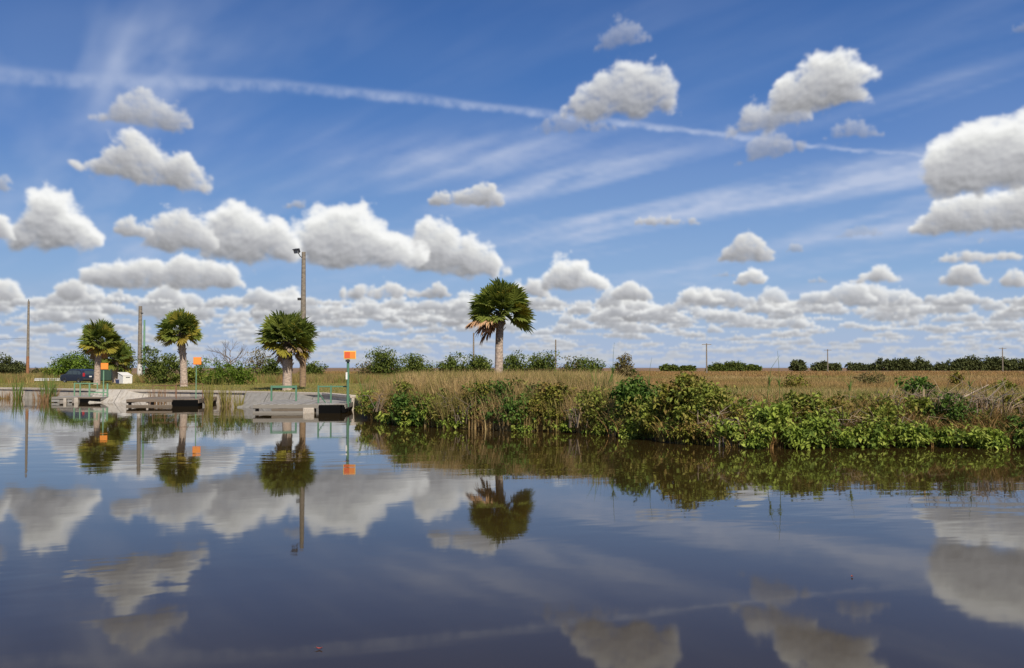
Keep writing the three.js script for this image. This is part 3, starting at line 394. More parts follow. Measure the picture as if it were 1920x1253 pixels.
function palm(label, { px, D, yTop, yCrown, R, rad, lean = 0, n = 44, low = -0.7, dead = [], boots = 0.35, bootMat = M.palmTrunkDark, flat = 1, seed }) {
  const r = rng(seed), gy = groundY(px, D), hc = Y(yCrown, D) - gy, t = thing('palm_tree', label, 'palm tree', [X(px, D) - lean, gy - 0.15, -D]);
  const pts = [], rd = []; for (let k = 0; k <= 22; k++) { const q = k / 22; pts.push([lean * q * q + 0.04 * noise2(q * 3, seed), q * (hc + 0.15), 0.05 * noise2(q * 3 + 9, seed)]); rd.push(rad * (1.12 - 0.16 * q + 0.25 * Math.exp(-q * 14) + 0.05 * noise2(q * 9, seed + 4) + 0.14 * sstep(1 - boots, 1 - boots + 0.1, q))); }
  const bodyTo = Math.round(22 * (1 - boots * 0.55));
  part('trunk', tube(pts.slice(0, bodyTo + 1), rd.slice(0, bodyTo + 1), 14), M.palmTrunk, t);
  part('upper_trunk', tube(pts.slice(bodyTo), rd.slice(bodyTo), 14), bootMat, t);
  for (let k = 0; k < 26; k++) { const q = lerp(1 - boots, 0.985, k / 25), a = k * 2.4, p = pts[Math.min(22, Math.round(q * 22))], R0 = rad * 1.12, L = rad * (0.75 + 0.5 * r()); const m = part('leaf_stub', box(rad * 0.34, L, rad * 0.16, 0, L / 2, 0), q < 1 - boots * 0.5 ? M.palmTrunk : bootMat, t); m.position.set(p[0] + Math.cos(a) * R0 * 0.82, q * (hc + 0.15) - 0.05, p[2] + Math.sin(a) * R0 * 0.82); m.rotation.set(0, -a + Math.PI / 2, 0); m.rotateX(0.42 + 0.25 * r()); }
  const cx = lean, cy = hc + 0.15;
  for (let k = 0; k < n; k++) {
    const q = (k + 0.5) / n, e = lerp(low, 1.42, Math.pow(q, 0.85)) + (r() - 0.5) * 0.25, ei = clamp(Math.round((e + 0.75) / 2.2 * 8), 0, 8);
    const old = e < -0.1 ? (r() < 0.35 ? 2 : r() < 0.15 ? 3 : 1) : r() < 0.1 ? 2 : r() < 0.5 ? 1 : 0;
    const m = part('frond', frondGeos[ei][Math.floor(r() * 2)], frondMats[old], t); m.position.set(cx, cy - 0.15 + 0.3 * q, 0); m.rotation.y = k * 2.39996 + (r() - 0.5) * 0.5; m.rotateX((r() - 0.5) * 2.0); const s = R * (0.86 + 0.26 * r()); m.scale.set(s, s * flat, s);
  }
  dead.forEach(([a, s, grey], i) => { const m = part('dead_frond', deadGeos[i % 3], grey ? deadGrey : deadFrondMat, t); m.position.set(cx, cy - 0.25, 0); m.rotation.y = a; m.scale.setScalar(R * s); m.userData.label = 'brown withered frond hanging from the crown'; });
}
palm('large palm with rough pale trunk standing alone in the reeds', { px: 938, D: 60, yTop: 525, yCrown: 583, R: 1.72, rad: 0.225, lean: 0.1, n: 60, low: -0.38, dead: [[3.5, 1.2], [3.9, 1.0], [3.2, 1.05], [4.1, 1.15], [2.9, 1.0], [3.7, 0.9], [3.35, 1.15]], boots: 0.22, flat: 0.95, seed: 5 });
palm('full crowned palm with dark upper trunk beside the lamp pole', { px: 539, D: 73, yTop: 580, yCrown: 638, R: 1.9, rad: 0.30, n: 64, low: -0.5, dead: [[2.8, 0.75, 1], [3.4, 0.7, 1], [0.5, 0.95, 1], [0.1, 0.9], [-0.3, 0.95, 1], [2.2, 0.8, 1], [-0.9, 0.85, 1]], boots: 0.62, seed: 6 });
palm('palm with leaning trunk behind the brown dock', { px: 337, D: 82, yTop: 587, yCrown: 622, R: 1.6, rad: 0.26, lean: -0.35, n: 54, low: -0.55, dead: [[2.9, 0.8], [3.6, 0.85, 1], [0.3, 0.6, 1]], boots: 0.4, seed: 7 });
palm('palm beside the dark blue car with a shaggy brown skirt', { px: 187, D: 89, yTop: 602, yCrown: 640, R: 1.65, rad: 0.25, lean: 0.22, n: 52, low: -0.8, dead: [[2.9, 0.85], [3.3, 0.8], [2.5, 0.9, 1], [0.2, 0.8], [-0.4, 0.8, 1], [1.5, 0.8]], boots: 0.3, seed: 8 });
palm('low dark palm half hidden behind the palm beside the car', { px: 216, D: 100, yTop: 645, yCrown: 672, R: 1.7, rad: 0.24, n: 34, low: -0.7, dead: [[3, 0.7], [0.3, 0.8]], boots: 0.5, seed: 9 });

// ---------------------------------------------------------------- shrubs and trees
const foliage = new THREE.MeshPhysicalMaterial({ vertexColors: true, roughness: 0.7, transmission: 0.3, thickness: 0, side: THREE.DoubleSide, specularIntensity: 0.25 });
const KINDS = {                                                         // leaf tones of each kind, linear
  dark: [[0.065, 0.125, 0.02], [0.095, 0.165, 0.026], [0.13, 0.20, 0.034]], mid: [[0.145, 0.18, 0.028], [0.21, 0.24, 0.038], [0.25, 0.285, 0.05], [0.28, 0.25, 0.06]], lime: [[0.20, 0.265, 0.035], [0.27, 0.33, 0.05], [0.34, 0.39, 0.075], [0.14, 0.20, 0.032]],
  olive: [[0.18, 0.185, 0.026], [0.235, 0.225, 0.03], [0.13, 0.16, 0.025], [0.26, 0.25, 0.045], [0.25, 0.18, 0.05]], far: [[0.095, 0.13, 0.024], [0.125, 0.165, 0.03], [0.16, 0.19, 0.036]], bright: [[0.125, 0.19, 0.02], [0.165, 0.245, 0.028], [0.10, 0.155, 0.02]], gloom: [[0.08, 0.095, 0.032], [0.10, 0.115, 0.038], [0.125, 0.14, 0.046]], brown: [[0.20, 0.165, 0.07], [0.16, 0.155, 0.05], [0.23, 0.18, 0.085]],
};
const stemGeo = new Map();
function leafCloud(w, h, d, nClump, perClump, leaf, tones, seed, { base = 0.12, round = 0.5, gap = 1, clump = 0.2 } = {}) {
  const r = rng(seed), pos = [], nor = [], col = [], ends = [], v = new THREE.Vector3(), a = new THREE.Vector3(), b = new THREE.Vector3(), n = new THREE.Vector3();
  const lobes = []; for (let k = 0; k < 5; k++) lobes.push([(r() - 0.5) * 0.9, 0.25 + 0.6 * r(), (r() - 0.5) * 0.9, 0.38 + 0.28 * r()]);
  for (let k = 0; k < nClump; k++) {
    let x, y, z, tries = 0;
    do { const q = lobes[Math.floor(r() * lobes.length)], t = r() * 6.283, u = r() * 2 - 1, rr = q[3] * Math.pow(r(), 0.4), s = Math.sqrt(1 - u * u); x = q[0] * 0.62 + rr * s * Math.cos(t); y = q[1] * 0.75 + rr * u * 0.85; z = q[2] * 0.62 + rr * s * Math.sin(t); } while ((y < base * 0.6 || y > 1.02) && tries++ < 20);
    y = clamp(y, base * 0.5, 1.0);
    const cx = x * w * 0.72, cy = y * h, cz = z * d * 0.72, cr = clump * Math.min(w, h * 1.4) * (0.6 + 0.8 * r()), tone = tones[Math.floor(r() * tones.length)]; ends.push([cx, cy, cz]);
    for (let i = 0; i < perClump; i++) {
      const th = r() * 6.283, u = r() * 2 - 1, q = Math.pow(r(), 0.5) * cr, s = Math.sqrt(1 - u * u); v.set(cx + q * s * Math.cos(th), cy + q * u * 0.8, cz + q * s * Math.sin(th)); if (v.y < 0.02) v.y = 0.02 + 0.1 * r();
      a.set(r() - 0.5, (r() - 0.62) * 0.9, r() - 0.5).normalize(); n.set(r() - 0.5, 0.35 + r(), r() - 0.5).normalize(); b.crossVectors(a, n).normalize(); n.crossVectors(b, a).normalize();
      const L = leaf * (0.6 + 0.8 * r()), W = L * (0.22 + 0.12 * r()), g = 0.82 + 0.4 * r(), c = r() < 0.12 ? tones[Math.floor(r() * tones.length)] : tone;
      const p0 = v, mx = [0.45 * L * a.x, 0.45 * L * a.y, 0.45 * L * a.z], fold = W * 0.35;
      const P = [[v.x, v.y, v.z], [v.x + mx[0] + W * b.x + fold * n.x, v.y + mx[1] + W * b.y + fold * n.y, v.z + mx[2] + W * b.z + fold * n.z], [v.x + L * a.x, v.y + L * a.y - 0.12 * L, v.z + L * a.z], [v.x + mx[0] - W * b.x + fold * n.x, v.y + mx[1] - W * b.y + fold * n.y, v.z + mx[2] - W * b.z + fold * n.z]];
      for (const k of [0, 1, 2, 0, 2, 3]) { pos.push(...P[k]); col.push(c[0] * g, c[1] * g, c[2] * g); }
    }
  }
  const G = new THREE.BufferGeometry(); G.setAttribute('position', new THREE.Float32BufferAttribute(pos, 3)); G.setAttribute('color', new THREE.Float32BufferAttribute(col, 3)); G.computeVertexNormals(); return [G, ends];
}
let seedNow = 1000;
function plant(name, label, category, group, { px, D, w, h, depth, kind, leaf = 0.16, clumps = 60, per = 26, stems = 4, y, opt = {}, trunk = 0 }) {
  const seed = seedNow++, r = rng(seed * 3), gy = y ?? groundY(px, D), t = thing(name, label, category, [X(px, D), gy - 0.03, -D], 0, group);
  const [g, ends] = leafCloud(w, h, depth ?? w * 0.8, clumps, per, leaf, KINDS[kind], seed, opt);
  part(trunk ? 'crown' : 'foliage', g, foliage, t);
  if (trunk) part('trunk', tube([[0, -0.2, 0], [0.05 * h * (r() - 0.5), h * 0.25, 0], [0.1 * h * (r() - 0.5), h * 0.55, 0.02]], [trunk, trunk * 0.8, trunk * 0.35], 8), M.bark, t);
  for (let k = 0; k < stems; k++) { const e = ends[Math.floor(r() * ends.length)]; part(trunk ? 'limb' : 'stem', tube([[trunk ? 0 : (r() - 0.5) * 0.2 * w, trunk ? h * 0.25 : -0.05, (r() - 0.5) * 0.2], [e[0] * 0.45, e[1] * 0.6 + (trunk ? h * 0.12 : 0), e[2] * 0.45], e], [Math.max(0.012, trunk * 0.45), Math.max(0.009, trunk * 0.3), 0.005], 5), kind === 'lime' ? M.twig : M.bark, t); }
  return t;
}
// bank shrubs: column, metres behind the waterline, width and top row in the photograph's grid
const shrub = (px, s, wpx, yTop, kind, label, more = {}, group) => { const D = Ds(px) + s, gy = Math.max(0, groundY(px, D)), w = wpx / F * D, h = Math.max(0.25, Y(yTop, D) - gy); return plant(more.name ?? 'bank_shrub', label, more.category ?? 'shrub', group, { px, D, w, h, kind, y: gy, depth: more.depth ?? Math.min(w, 1.6), leaf: more.leaf ?? 0.17, clumps: Math.round(clamp(w * h * 38, 24, 130)), per: more.per ?? 24, opt: { clump: 0.17, ...more.opt }, stems: more.stems ?? 3 }); };
shrub(705, 0.6, 70, 754, 'mid', 'low green shrub on the bank beside the grey dock');
shrub(735, 0.2, 60, 770, 'lime', 'small light green shrub at the waterline beside the grey dock end');
shrub(766, 1.2, 46, 704, 'mid', 'upright green shrub taller than its neighbours at the reed edge');
shrub(778, 0.5, 90, 740, 'mid', 'broad green shrub under the upright shrub at the water');
shrub(822, 0.7, 84, 742, 'lime', 'yellowish green shrub beside the dark gap in the bank');
shrub(832, 1.6, 44, 722, 'dark', 'small dark green shrub in the dry reeds');
shrub(868, 0.1, 80, 782, 'lime', 'low light green plant over the water below the dry reeds', { leaf: 0.14 });
shrub(922, 0.9, 88, 716, 'dark', 'dense dark green shrub in front of the large palm');
shrub(955, 2.0, 60, 708, 'mid', 'green shrub at the foot of the large palm');
shrub(1003, 1.4, 48, 702, 'dark', 'tall narrow dark green shrub right beside the large palm');
shrub(1047, 0.8, 80, 712, 'olive', 'olive shrub with reddish leaves among the dry reeds');
shrub(1076, 0.0, 84, 784, 'lime', 'low light green plant over the water below the olive shrub', { leaf: 0.14 });
shrub(985, 0.0, 60, 786, 'lime', 'small light green plant at the waterline below the large palm', { leaf: 0.14 });
shrub(792, 0.1, 70, 774, 'lime', 'light green plant dipping into the water under the broad green shrub', { leaf: 0.14 });
shrub(838, 0.3, 60, 766, 'mid', 'green shrub at the waterline under the small dark shrub');
shrub(895, 0.5, 60, 752, 'mid', 'green shrub at the waterline left of the dense dark shrub');
shrub(940, 0.3, 60, 764, 'dark', 'dark shrub at the waterline below the dense dark shrub');
shrub(1018, 0.4, 56, 756, 'mid', 'green shrub below the tall narrow dark shrub');
shrub(1100, 0.7, 56, 738, 'mid', 'green shrub in the dry reeds right of the olive shrub');
shrub(1140, 0.1, 60, 780, 'mid', 'low green plant at the water below the pale green cattails', { leaf: 0.14 });
shrub(1196, 1.0, 96, 706, 'dark', 'dark green side of the biggest bank shrub mass');
shrub(1262, 0.9, 120, 694, 'olive', 'tallest olive green shrub of the bank');
shrub(1318, 1.0, 100, 708, 'mid', 'green shrub above the tangled grey roots');
shrub(1230, 0.2, 90, 752, 'mid', 'green shrub leaning over the water below the tallest olive shrub');
shrub(1188, -0.1, 90, 778, 'lime', 'low light green plant over the water below the dark green shrub', { leaf: 0.14 });
shrub(1290, 0.1, 80, 772, 'olive', 'low olive shrub at the water left of the tangled grey roots', { leaf: 0.15 });
shrub(1400, 1.3, 70, 746, 'lime', 'light green shrub hanging over the tangled grey roots');
shrub(1446, 0.4, 80, 748, 'lime', 'bushy light green shrub right of the tangled grey roots');
shrub(1500, 1.3, 100, 728, 'mid', 'rounded green shrub behind the waterside plants');
const low = 'low light green plants crowding the waterline at the open field', lg = 'low plants along the waterline';
for (const [px, w, yt, k] of [[1432, 70, 792, 'lime'], [1488, 92, 782, 'lime'], [1536, 86, 768, 'lime'], [1590, 92, 790, 'lime'], [1642, 84, 782, 'lime'], [1694, 84, 790, 'lime'], [1748, 84, 798, 'lime'], [1802, 84, 800, 'lime'], [1856, 76, 796, 'lime'], [1962, 110, 790, 'lime'], [2050, 120, 785, 'lime'], [2160, 130, 780, 'lime']]) shrub(px, -0.1, w, yt, k, low, { name: 'waterside_plant', category: 'plant', leaf: 0.15, per: 26 }, lg);
shrub(1560, 1.0, 100, 758, 'mid', 'mixed green shrub above the waterside plants beside the stump');
shrub(1632, 0.9, 90, 764, 'mid', 'green shrub left of the dark leaved bush on the open field edge');
shrub(1716, 5.5, 62, 700, 'dark', 'solitary dark leaved bush with upright tip on the field edge', { leaf: 0.2 });
shrub(1900, 0.3, 66, 756, 'dark', 'dark green thicket beside the leaning pale branch', { depth: 1.4 });
shrub(1985, 0.5, 110, 738, 'mid', 'green thicket beyond the dark green thicket at the water');

{
  const r = rng(888), words = { dark: 'dark green', mid: 'mid green', lime: 'light green', olive: 'olive green' };
  for (let px = 700; px < 1440; px += 20) {                              // filler growth between the larger shrubs
    const k = ['dark', 'mid', 'olive', 'lime', 'olive', 'mid', 'lime'][Math.floor(r() * 7)], s = 0.1 + 1.1 * r(), yt = lerp(776, 718, r()) + (px > 1150 ? 6 : 0);
    shrub(px + 8 * r(), s, 46 + 36 * r(), yt, k, `small ${words[k]} shrub in the mixed growth of the bank`, { leaf: 0.11 + 0.09 * r(), per: 18, name: 'small_shrub', stems: 2, opt: { clump: 0.22 } }, `small ${words[k]} shrubs of the bank`);
  }
  for (let px = 1450; px < 1990; px += 26) {
    const k = ['mid', 'olive', 'dark', 'mid'][Math.floor(r() * 4)], s = 0.5 + 2.6 * r(), yt = lerp(772, 730, r());
    shrub(px + 12 * r(), s, 34 + 40 * r(), yt, k, `small ${words[k]} shrub in the growth at the field edge`, { leaf: 0.11 + 0.09 * r(), per: 18, name: 'small_shrub', stems: 2, opt: { clump: 0.22 } }, `small ${words[k]} shrubs of the field edge`);
  }
}
[[602, 1213, 'fallen red leaf floating on open water below the lamp pole reflection'], [1593, 1080, 'fallen red leaf floating on open water near the big cloud reflection']].forEach(([px, py, lab], i) => {
  const D = 4800 / (py - 690), t = thing('floating_leaf', lab, 'leaf', [X(px, D), 0.006, -D], i * 1.3), pos = [], idx = [];
  for (let a = 0; a <= 8; a++) { const u = a / 8, w = 0.013 * Math.sin(Math.PI * Math.min(1, u * 1.02)) + 0.001; for (const q of [-1, 0, 1]) pos.push((u - 0.5) * 0.055, 0.012 * (u - 0.5) * (u - 0.5) * 4 + 0.007 * q * q, q * w); }
  for (let a = 0; a < 8; a++) for (const q of [0, 1]) { const k = a * 3 + q; idx.push(k, k + 1, k + 3, k + 3, k + 1, k + 4); }
  const g = new THREE.BufferGeometry(); g.setAttribute('position', new THREE.Float32BufferAttribute(pos, 3)); g.setIndex(idx); g.computeVertexNormals();
  part('blade', g, leafMat(...[[0.38, 0.075, 0.06], [0.40, 0.09, 0.05], [0.24, 0.13, 0.06], [0.36, 0.25, 0.11]][i], { transmission: 0.1 }), t); part('stalk', tube([[-0.026, 0.008, 0], [-0.045, 0.014, 0.006]], 0.0014, 5), M.bark, t);
});
for (const [px, D, w, yt, k, lab] of [[1494, 70, 56, 700, 'olive', 'low olive shrub out in the brown field'], [1632, 80, 70, 697, 'brown', 'low brownish shrub out in the brown field'], [1798, 74, 30, 692, 'olive', 'small upright olive shrub out in the field'], [1300, 62, 60, 700, 'olive', 'olive shrub in the field behind the biggest shrub mass'], [1880, 60, 60, 708, 'mid', 'green shrub in the field behind the thicket']]) plant('field_shrub', lab, 'shrub', null, { px, D, w: w / F * D, h: Math.max(0.5, Y(yt, D) - groundY(px, D)), kind: k, clumps: 40, per: 20, leaf: 0.17 });

// dead stems tangled on the bank
function brush(label, px, s, wpx, hgt, n, seed) {
  const D = Ds(px) + s, r = rng(seed), w = wpx / F * D, gy = groundY(px, D), t = thing('dead_brush', label, 'brush', [X(px, D), gy, -D]);
  const mats = [M.twig, M.twigGrey, std(0.24, 0.165, 0.10, 0.95)];
  for (let k = 0; k < n; k++) { const x = (r() - 0.5) * w, z = (r() - 0.5) * 1.2, l = hgt * (0.5 + r()), a = r() * 6.283, o = 0.35 + 0.7 * r(); part('stalk', tube([[x, -0.1, z], [x + Math.cos(a) * l * o * 0.35, l * 0.55, z + Math.sin(a) * l * o * 0.3], [x + Math.cos(a) * l * o, l * (0.35 + 0.6 * r()), z + Math.sin(a) * l * o * 0.7]], [0.022, 0.016, 0.006], 4), mats[Math.floor(r() * 3)], t); }
}
brush('tangle of tan dead stalks around the solitary dark leaved bush', 1690, 2.2, 120, 1.05, 80, 31);
brush('tangle of tan dead stalks under the leaning pale branch', 1790, 1.6, 130, 1.2, 110, 32);
brush('grey brown dead stalks next to the dark green thicket', 1862, 1.5, 110, 1.2, 90, 33);
brush('dead stalks hanging over the water below the large palm', 900, 0.6, 90, 0.85, 70, 34);
brush('brown dead stalks at the water between the reeds and the olive shrub', 1120, 0.6, 110, 0.9, 80, 35);
brush('dry stalks at the waterline beside the grey dock', 745, 1.4, 90, 0.8, 50, 36);
brush('dead stalks on the bank edge behind the tangled grey roots', 1420, 2.0, 110, 0.65, 50, 37);
brush('tan dead stalks poking through the rounded green shrub', 1520, 0.7, 110, 0.95, 46, 38);
brush('dead stalks between the biggest shrub mass and the grey roots', 1345, 0.8, 80, 0.9, 46, 39);
brush('brown dead stalks poking through the waterside plants at the open field', 1650, 0.5, 150, 0.85, 60, 40);
brush('tan dead stalks between the yellowish shrub and the dense dark shrub', 862, 1.0, 70, 0.9, 50, 41);
{ // leaning branch, stump with roots
  const D = 34.5, t = thing('fallen_branch', 'long pale bare branch leaning up from the bank', 'branch', [X(1762, D), Y(764, D), -D]);
  const a = [X(1858, D) - X(1762, D), Y(722, D) - Y(764, D)]; part('limb', tube([[0, -0.25, 0.1], [0.02, 0, 0], [a[0] * 0.5, a[1] * 0.46, -0.1], [a[0], a[1], -0.2]], [0.05, 0.045, 0.038, 0.02], 8), std(0.36, 0.28, 0.20, 0.9), t);
  for (const [q, dx, dy] of [[0.4, 0.1, 0.3], [0.7, 0.28, 0.16], [0.85, -0.05, 0.25]]) part('twig', tube([[a[0] * q, a[1] * q * 0.97, -0.1], [a[0] * q + dx, a[1] * q + dy, -0.15]], [0.015, 0.005], 5), M.twig, t);
  for (const [px, yt, h, lab] of [[1728, 730, 1, 'short pale broken stake standing in the dead stalks'], [1772, 778, 1, 'grey broken stake below the leaning pale branch']]) { const s = thing('broken_stake', lab, 'stake', [X(px, 34), groundY(px, 34) - 0.1, -34]); const hh = Math.max(0.5, Y(yt, 34) - groundY(px, 34) + 0.1); part('shaft', tube([[0, 0, 0], [0.03, hh * 0.5, 0], [0.05, hh, 0.02]], [0.06, 0.05, 0.035], 7), M.twig, s); part('splinter', tube([[0.05, hh - 0.02, 0], [0.02, hh + 0.14, 0]], [0.02, 0.004], 5), M.twig, s); }
  const Dq = Ds(1378) + 0.15, st = thing('root_stump', 'dark hollow tangle of grey roots at the waterline', 'stump', [X(1378, Dq), 0, -Dq]), r = rng(61), rm = std(0.12, 0.095, 0.08, 0.95);
  part('stump', tube([[0.1, -0.3, -0.6], [0.05, 0.35, -0.55], [0, 0.75, -0.5]], [0.45, 0.34, 0.24], 9), M.pile, st);
  for (let k = 0; k < 17; k++) {
    const x0 = (r() - 0.5) * 1.1, y0 = 0.35 + 0.5 * r(), dx = (r() - 0.5) * 1.1, z0 = -0.55 + 0.35 * r(), q = 0.02 + 0.045 * r() * r() + 0.01;
    part('root', tube([[x0, y0, z0], [x0 + dx * 0.35, y0 + 0.12 * (r() - 0.3), z0 + 0.25], [x0 + dx * 0.8 + 0.15 * (r() - 0.5), y0 * 0.45, z0 + 0.4 + 0.2 * r()], [x0 + dx, -0.2, z0 + 0.45 + 0.3 * r()]], [q, q, q * 0.8, q * 0.5], 6), r() < 0.4 ? rm : M.bark, st);
  }
}
// ---------------------------------------------------------------- trees and bushes behind
const back = (px, D, wpx, yTop, kind, label, more = {}) => { if (D >= 230) { D *= 1.9; yTop = 690 - (690 - yTop) * (0.68 + 0.14 * Math.sin(px * 0.37)); } const gy = groundY(px, D), w = wpx / F * D, h = Y(yTop, D) - gy; return plant(more.name ?? 'tree', label, more.category ?? 'tree', more.group, { px, D, w, h, kind, leaf: more.leaf ?? 0.0021 * D, clumps: Math.round(clamp(w * h * 8, 34, more.max ?? 120)), per: more.per ?? 38, trunk: more.trunk ?? 0.12, stems: 3, depth: Math.min(w, 5), opt: { base: more.base ?? 0.1, clump: more.clump ?? 0.17 } }); };
const bush = { name: 'bush', category: 'bush', trunk: 0, base: 0.02 };
back(132, 118, 76, 652, 'bright', 'light green tree behind the dark blue car'); back(170, 116, 60, 662, 'bright', 'rounded light green bush right behind the dark blue car', bush); back(225, 118, 52, 640, 'far', 'dark green tree behind the white bin');
back(290, 95, 64, 652, 'far', 'dark green bush left of the leaning palm', bush); back(318, 93, 50, 662, 'far', 'green bush behind the leaning palm', bush); back(365, 95, 60, 680, 'mid', 'green bush behind the small orange board', bush); back(440, 89, 110, 676, 'bright', 'broad bright green bush on the grass', bush); back(402, 91, 60, 684, 'bright', 'low bright green bush beside the broad bright bush', bush); back(482, 112, 60, 652, 'brown', 'thin brownish tree behind the broad bright bush', { per: 12 }); back(508, 110, 44, 668, 'far', 'dark bush behind the full crowned palm', bush); back(586, 120, 46, 676, 'far', 'small dark bush right of the lamp pole', bush);
back(690, 125, 60, 676, 'brown', 'thin brownish bush behind the red and orange board', { ...bush, per: 12 }); back(728, 120, 74, 656, 'far', 'green tree behind the reeds beside the red and orange board'); back(778, 124, 76, 664, 'far', 'rounded green tree behind the reeds', {}); back(846, 128, 60, 660, 'far', 'green tree under the distant bare pole'); back(892, 126, 66, 664, 'far', 'green tree just left of the large palm'); back(962, 128, 56, 662, 'far', 'green tree just behind the large palm trunk'); back(1020, 126, 74, 652, 'far', 'tallest green tree right of the large palm'); back(1064, 132, 56, 668, 'brown', 'thin grey green tree beside the tallest tree', { per: 12 }); back(1100, 132, 66, 672, 'far', 'low green tree behind the reeds right of the large palm'); back(1172, 130, 42, 664, 'brown', 'small round brownish tree at the reed edge');
for (const [px, D, w, yt, lab] of [[1256, 240, 34, 682, 'tiny distant bush at the left end of the field horizon'], [1286, 240, 32, 683, 'tiny distant bush beside the crossarm pole'], [1345, 230, 54, 676, 'low distant green bush right of the crossarm pole'], [1382, 230, 50, 675, 'distant green bush with pale gap on the field horizon'], [1408, 240, 28, 682, 'smallest distant bush on the field horizon']]) back(px, D, w, yt, 'far', lab, bush);
back(1494, 250, 34, 669, 'gloom', 'small dark round tree standing alone on the field horizon', { base: 0.3, trunk: 0.3 }); back(1538, 255, 40, 672, 'gloom', 'low dark tree between the lone round tree and the tree line'); back(1562, 256, 24, 680, 'gloom', 'tiny dark bush beside the low dark tree', bush);
for (const [px, w, yt] of [[1606, 46, 672], [1640, 44, 674], [1668, 44, 667], [1690, 30, 660], [1710, 50, 670], [1732, 36, 658], [1762, 52, 672], [1792, 52, 668], [1822, 46, 664], [1850, 56, 661], [1884, 56, 664], [1918, 60, 662], [1956, 60, 663], [2000, 64, 660], [2050, 70, 662]]) back(px, 280, w * 1.15, yt, 'gloom', 'dark tree in the distant line at the end of the field', { group: 'distant tree line', trunk: 0.25, max: 80, base: 0.02 });
for (const [px, w, yt] of [[-60, 80, 664], [-10, 60, 668], [16, 44, 668], [34, 34, 674]]) back(px, 190, w, yt, 'gloom', 'dark tree beyond the road rail', { group: 'dark trees beyond the road', trunk: 0.2, max: 60, base: 0.02 });
back(66, 150, 50, 690, 'brown', 'low brown green bush behind the slim pole', bush); back(96, 124, 50, 690, 'mid', 'green bush left of the dark blue car', bush);
{ // leafless tree
  const D = 120, px = 432, r = rng(71), gy = groundY(px, D), t = thing('bare_tree', 'leafless grey tree above the broad bright green bush', 'tree', [X(px, D), gy, -D]);
  part('trunk', tube([[0, -0.2, 0], [0.1, 1.2, 0], [0, 2.4, 0.1]], [0.16, 0.12, 0.09], 8), M.twigGrey, t);
  const grow = (p, d, l, rad, lev) => { const q = [p[0] + d[0] * l * 0.5 + (r() - 0.5) * 0.15 * l, p[1] + d[1] * l * 0.5, p[2] + d[2] * l * 0.5], e = [p[0] + d[0] * l, p[1] + d[1] * l, p[2] + d[2] * l]; part(lev < 2 ? 'branch' : 'twig', tube([p, q, e], [rad, rad * 0.8, rad * 0.5], 4), M.twigGrey, t); if (lev < 3) for (let k = 0; k < 3; k++) { const v = new THREE.Vector3(d[0] + (r() - 0.5) * 1.5, d[1] + (r() - 0.25) * 0.8, d[2] + (r() - 0.5) * 1.5).normalize(); grow(k ? e : q, [v.x, v.y, v.z], l * 0.7, rad * 0.55, lev + 1); } };
  for (let k = 0; k < 9; k++) { const a = k * 1.3 + 0.3; grow([0, 0.9 + 0.24 * k, 0], [Math.cos(a) * 0.85, 0.5, Math.sin(a) * 0.85], 1.3, 0.055, 0); }
}
// ---------------------------------------------------------------- cattails and reeds
function bladeClump(n, h, rad, seed, bend = 0.35, width = 0.022) {
  const r = rng(seed), pos = [];
  for (let k = 0; k < n; k++) {
    const a = r() * 6.283, q = Math.sqrt(r()) * rad, x = Math.cos(a) * q, z = Math.sin(a) * q, hh = h * (0.55 + 0.5 * r()), o = a + (r() - 0.5) * 2, b = bend * (0.2 + r()), tw = r() * 3.14, wx = Math.cos(tw), wz = Math.sin(tw); let prev = null;
    for (let s = 0; s <= 5; s++) { const t = s / 5, w = width * (1 - t * t) * (0.7 + 0.6 * (1 - t)) * 0.5 + 0.001, y = hh * t * (1 - 0.25 * b * t * t), ox = Math.cos(o) * b * hh * t * t * 0.7, oz = Math.sin(o) * b * hh * t * t * 0.7, c = [[x + ox - wx * w, y, z + oz - wz * w], [x + ox + wx * w, y, z + oz + wz * w]]; if (prev) { pos.push(...prev[0], ...prev[1], ...c[0], ...c[0], ...prev[1], ...c[1]); } prev = c; }
  }
  const g = new THREE.BufferGeometry(); g.setAttribute('position', new THREE.Float32BufferAttribute(pos, 3)); g.computeVertexNormals(); return g;
}
const reedMats = { green: leafMat(0.135, 0.20, 0.045), yellow: leafMat(0.27, 0.24, 0.06), tan: leafMat(0.36, 0.26, 0.14), brown: leafMat(0.30, 0.175, 0.085) };
function reeds(label, px, D, wpx, yTop, mat, n, seed, mat2) {
  const gy = Math.max(-0.3, Math.min(0.9, groundY(px, D))), w = wpx / F * D, h = Y(yTop, D) - gy, t = thing('reed_clump', label, 'reeds', [X(px, D), gy, -D]);
  part('blades', bladeClump(n, h, w / 2, seed, 0.3, 0.045), reedMats[mat], t); if (mat2) part('dry_blades', bladeClump(Math.round(n * 0.6), h * 0.7, w / 2, seed + 1, 0.7, 0.04), reedMats[mat2], t);
}
reeds('green reeds in front of the sea wall left of the pale wall gap', 34, 82, 16, 700, 'green', 50, 401, 'brown'); reeds('brown and green reeds in front of the sea wall at the far left', 8, 83, 26, 728, 'brown', 60, 402, 'yellow'); reeds('tall mixed reeds left of the green railed dock', 92, 78, 30, 690, 'green', 70, 403, 'brown'); reeds('short brown reeds at the water left of the green railed dock', 78, 77, 26, 728, 'brown', 50, 404, 'tan');
reeds('tall yellow green reeds right of the brown dock', 392, 68, 14, 690, 'yellow', 40, 405, 'tan'); reeds('tall yellow green reeds between the brown dock and the grey dock', 424, 67, 20, 700, 'yellow', 44, 406, 'tan'); reeds('short yellow reeds left of the grey dock', 448, 65, 16, 722, 'yellow', 30, 407, 'tan'); reeds('brown weeds growing behind the brown dock', 296, 74, 34, 716, 'brown', 44, 408);
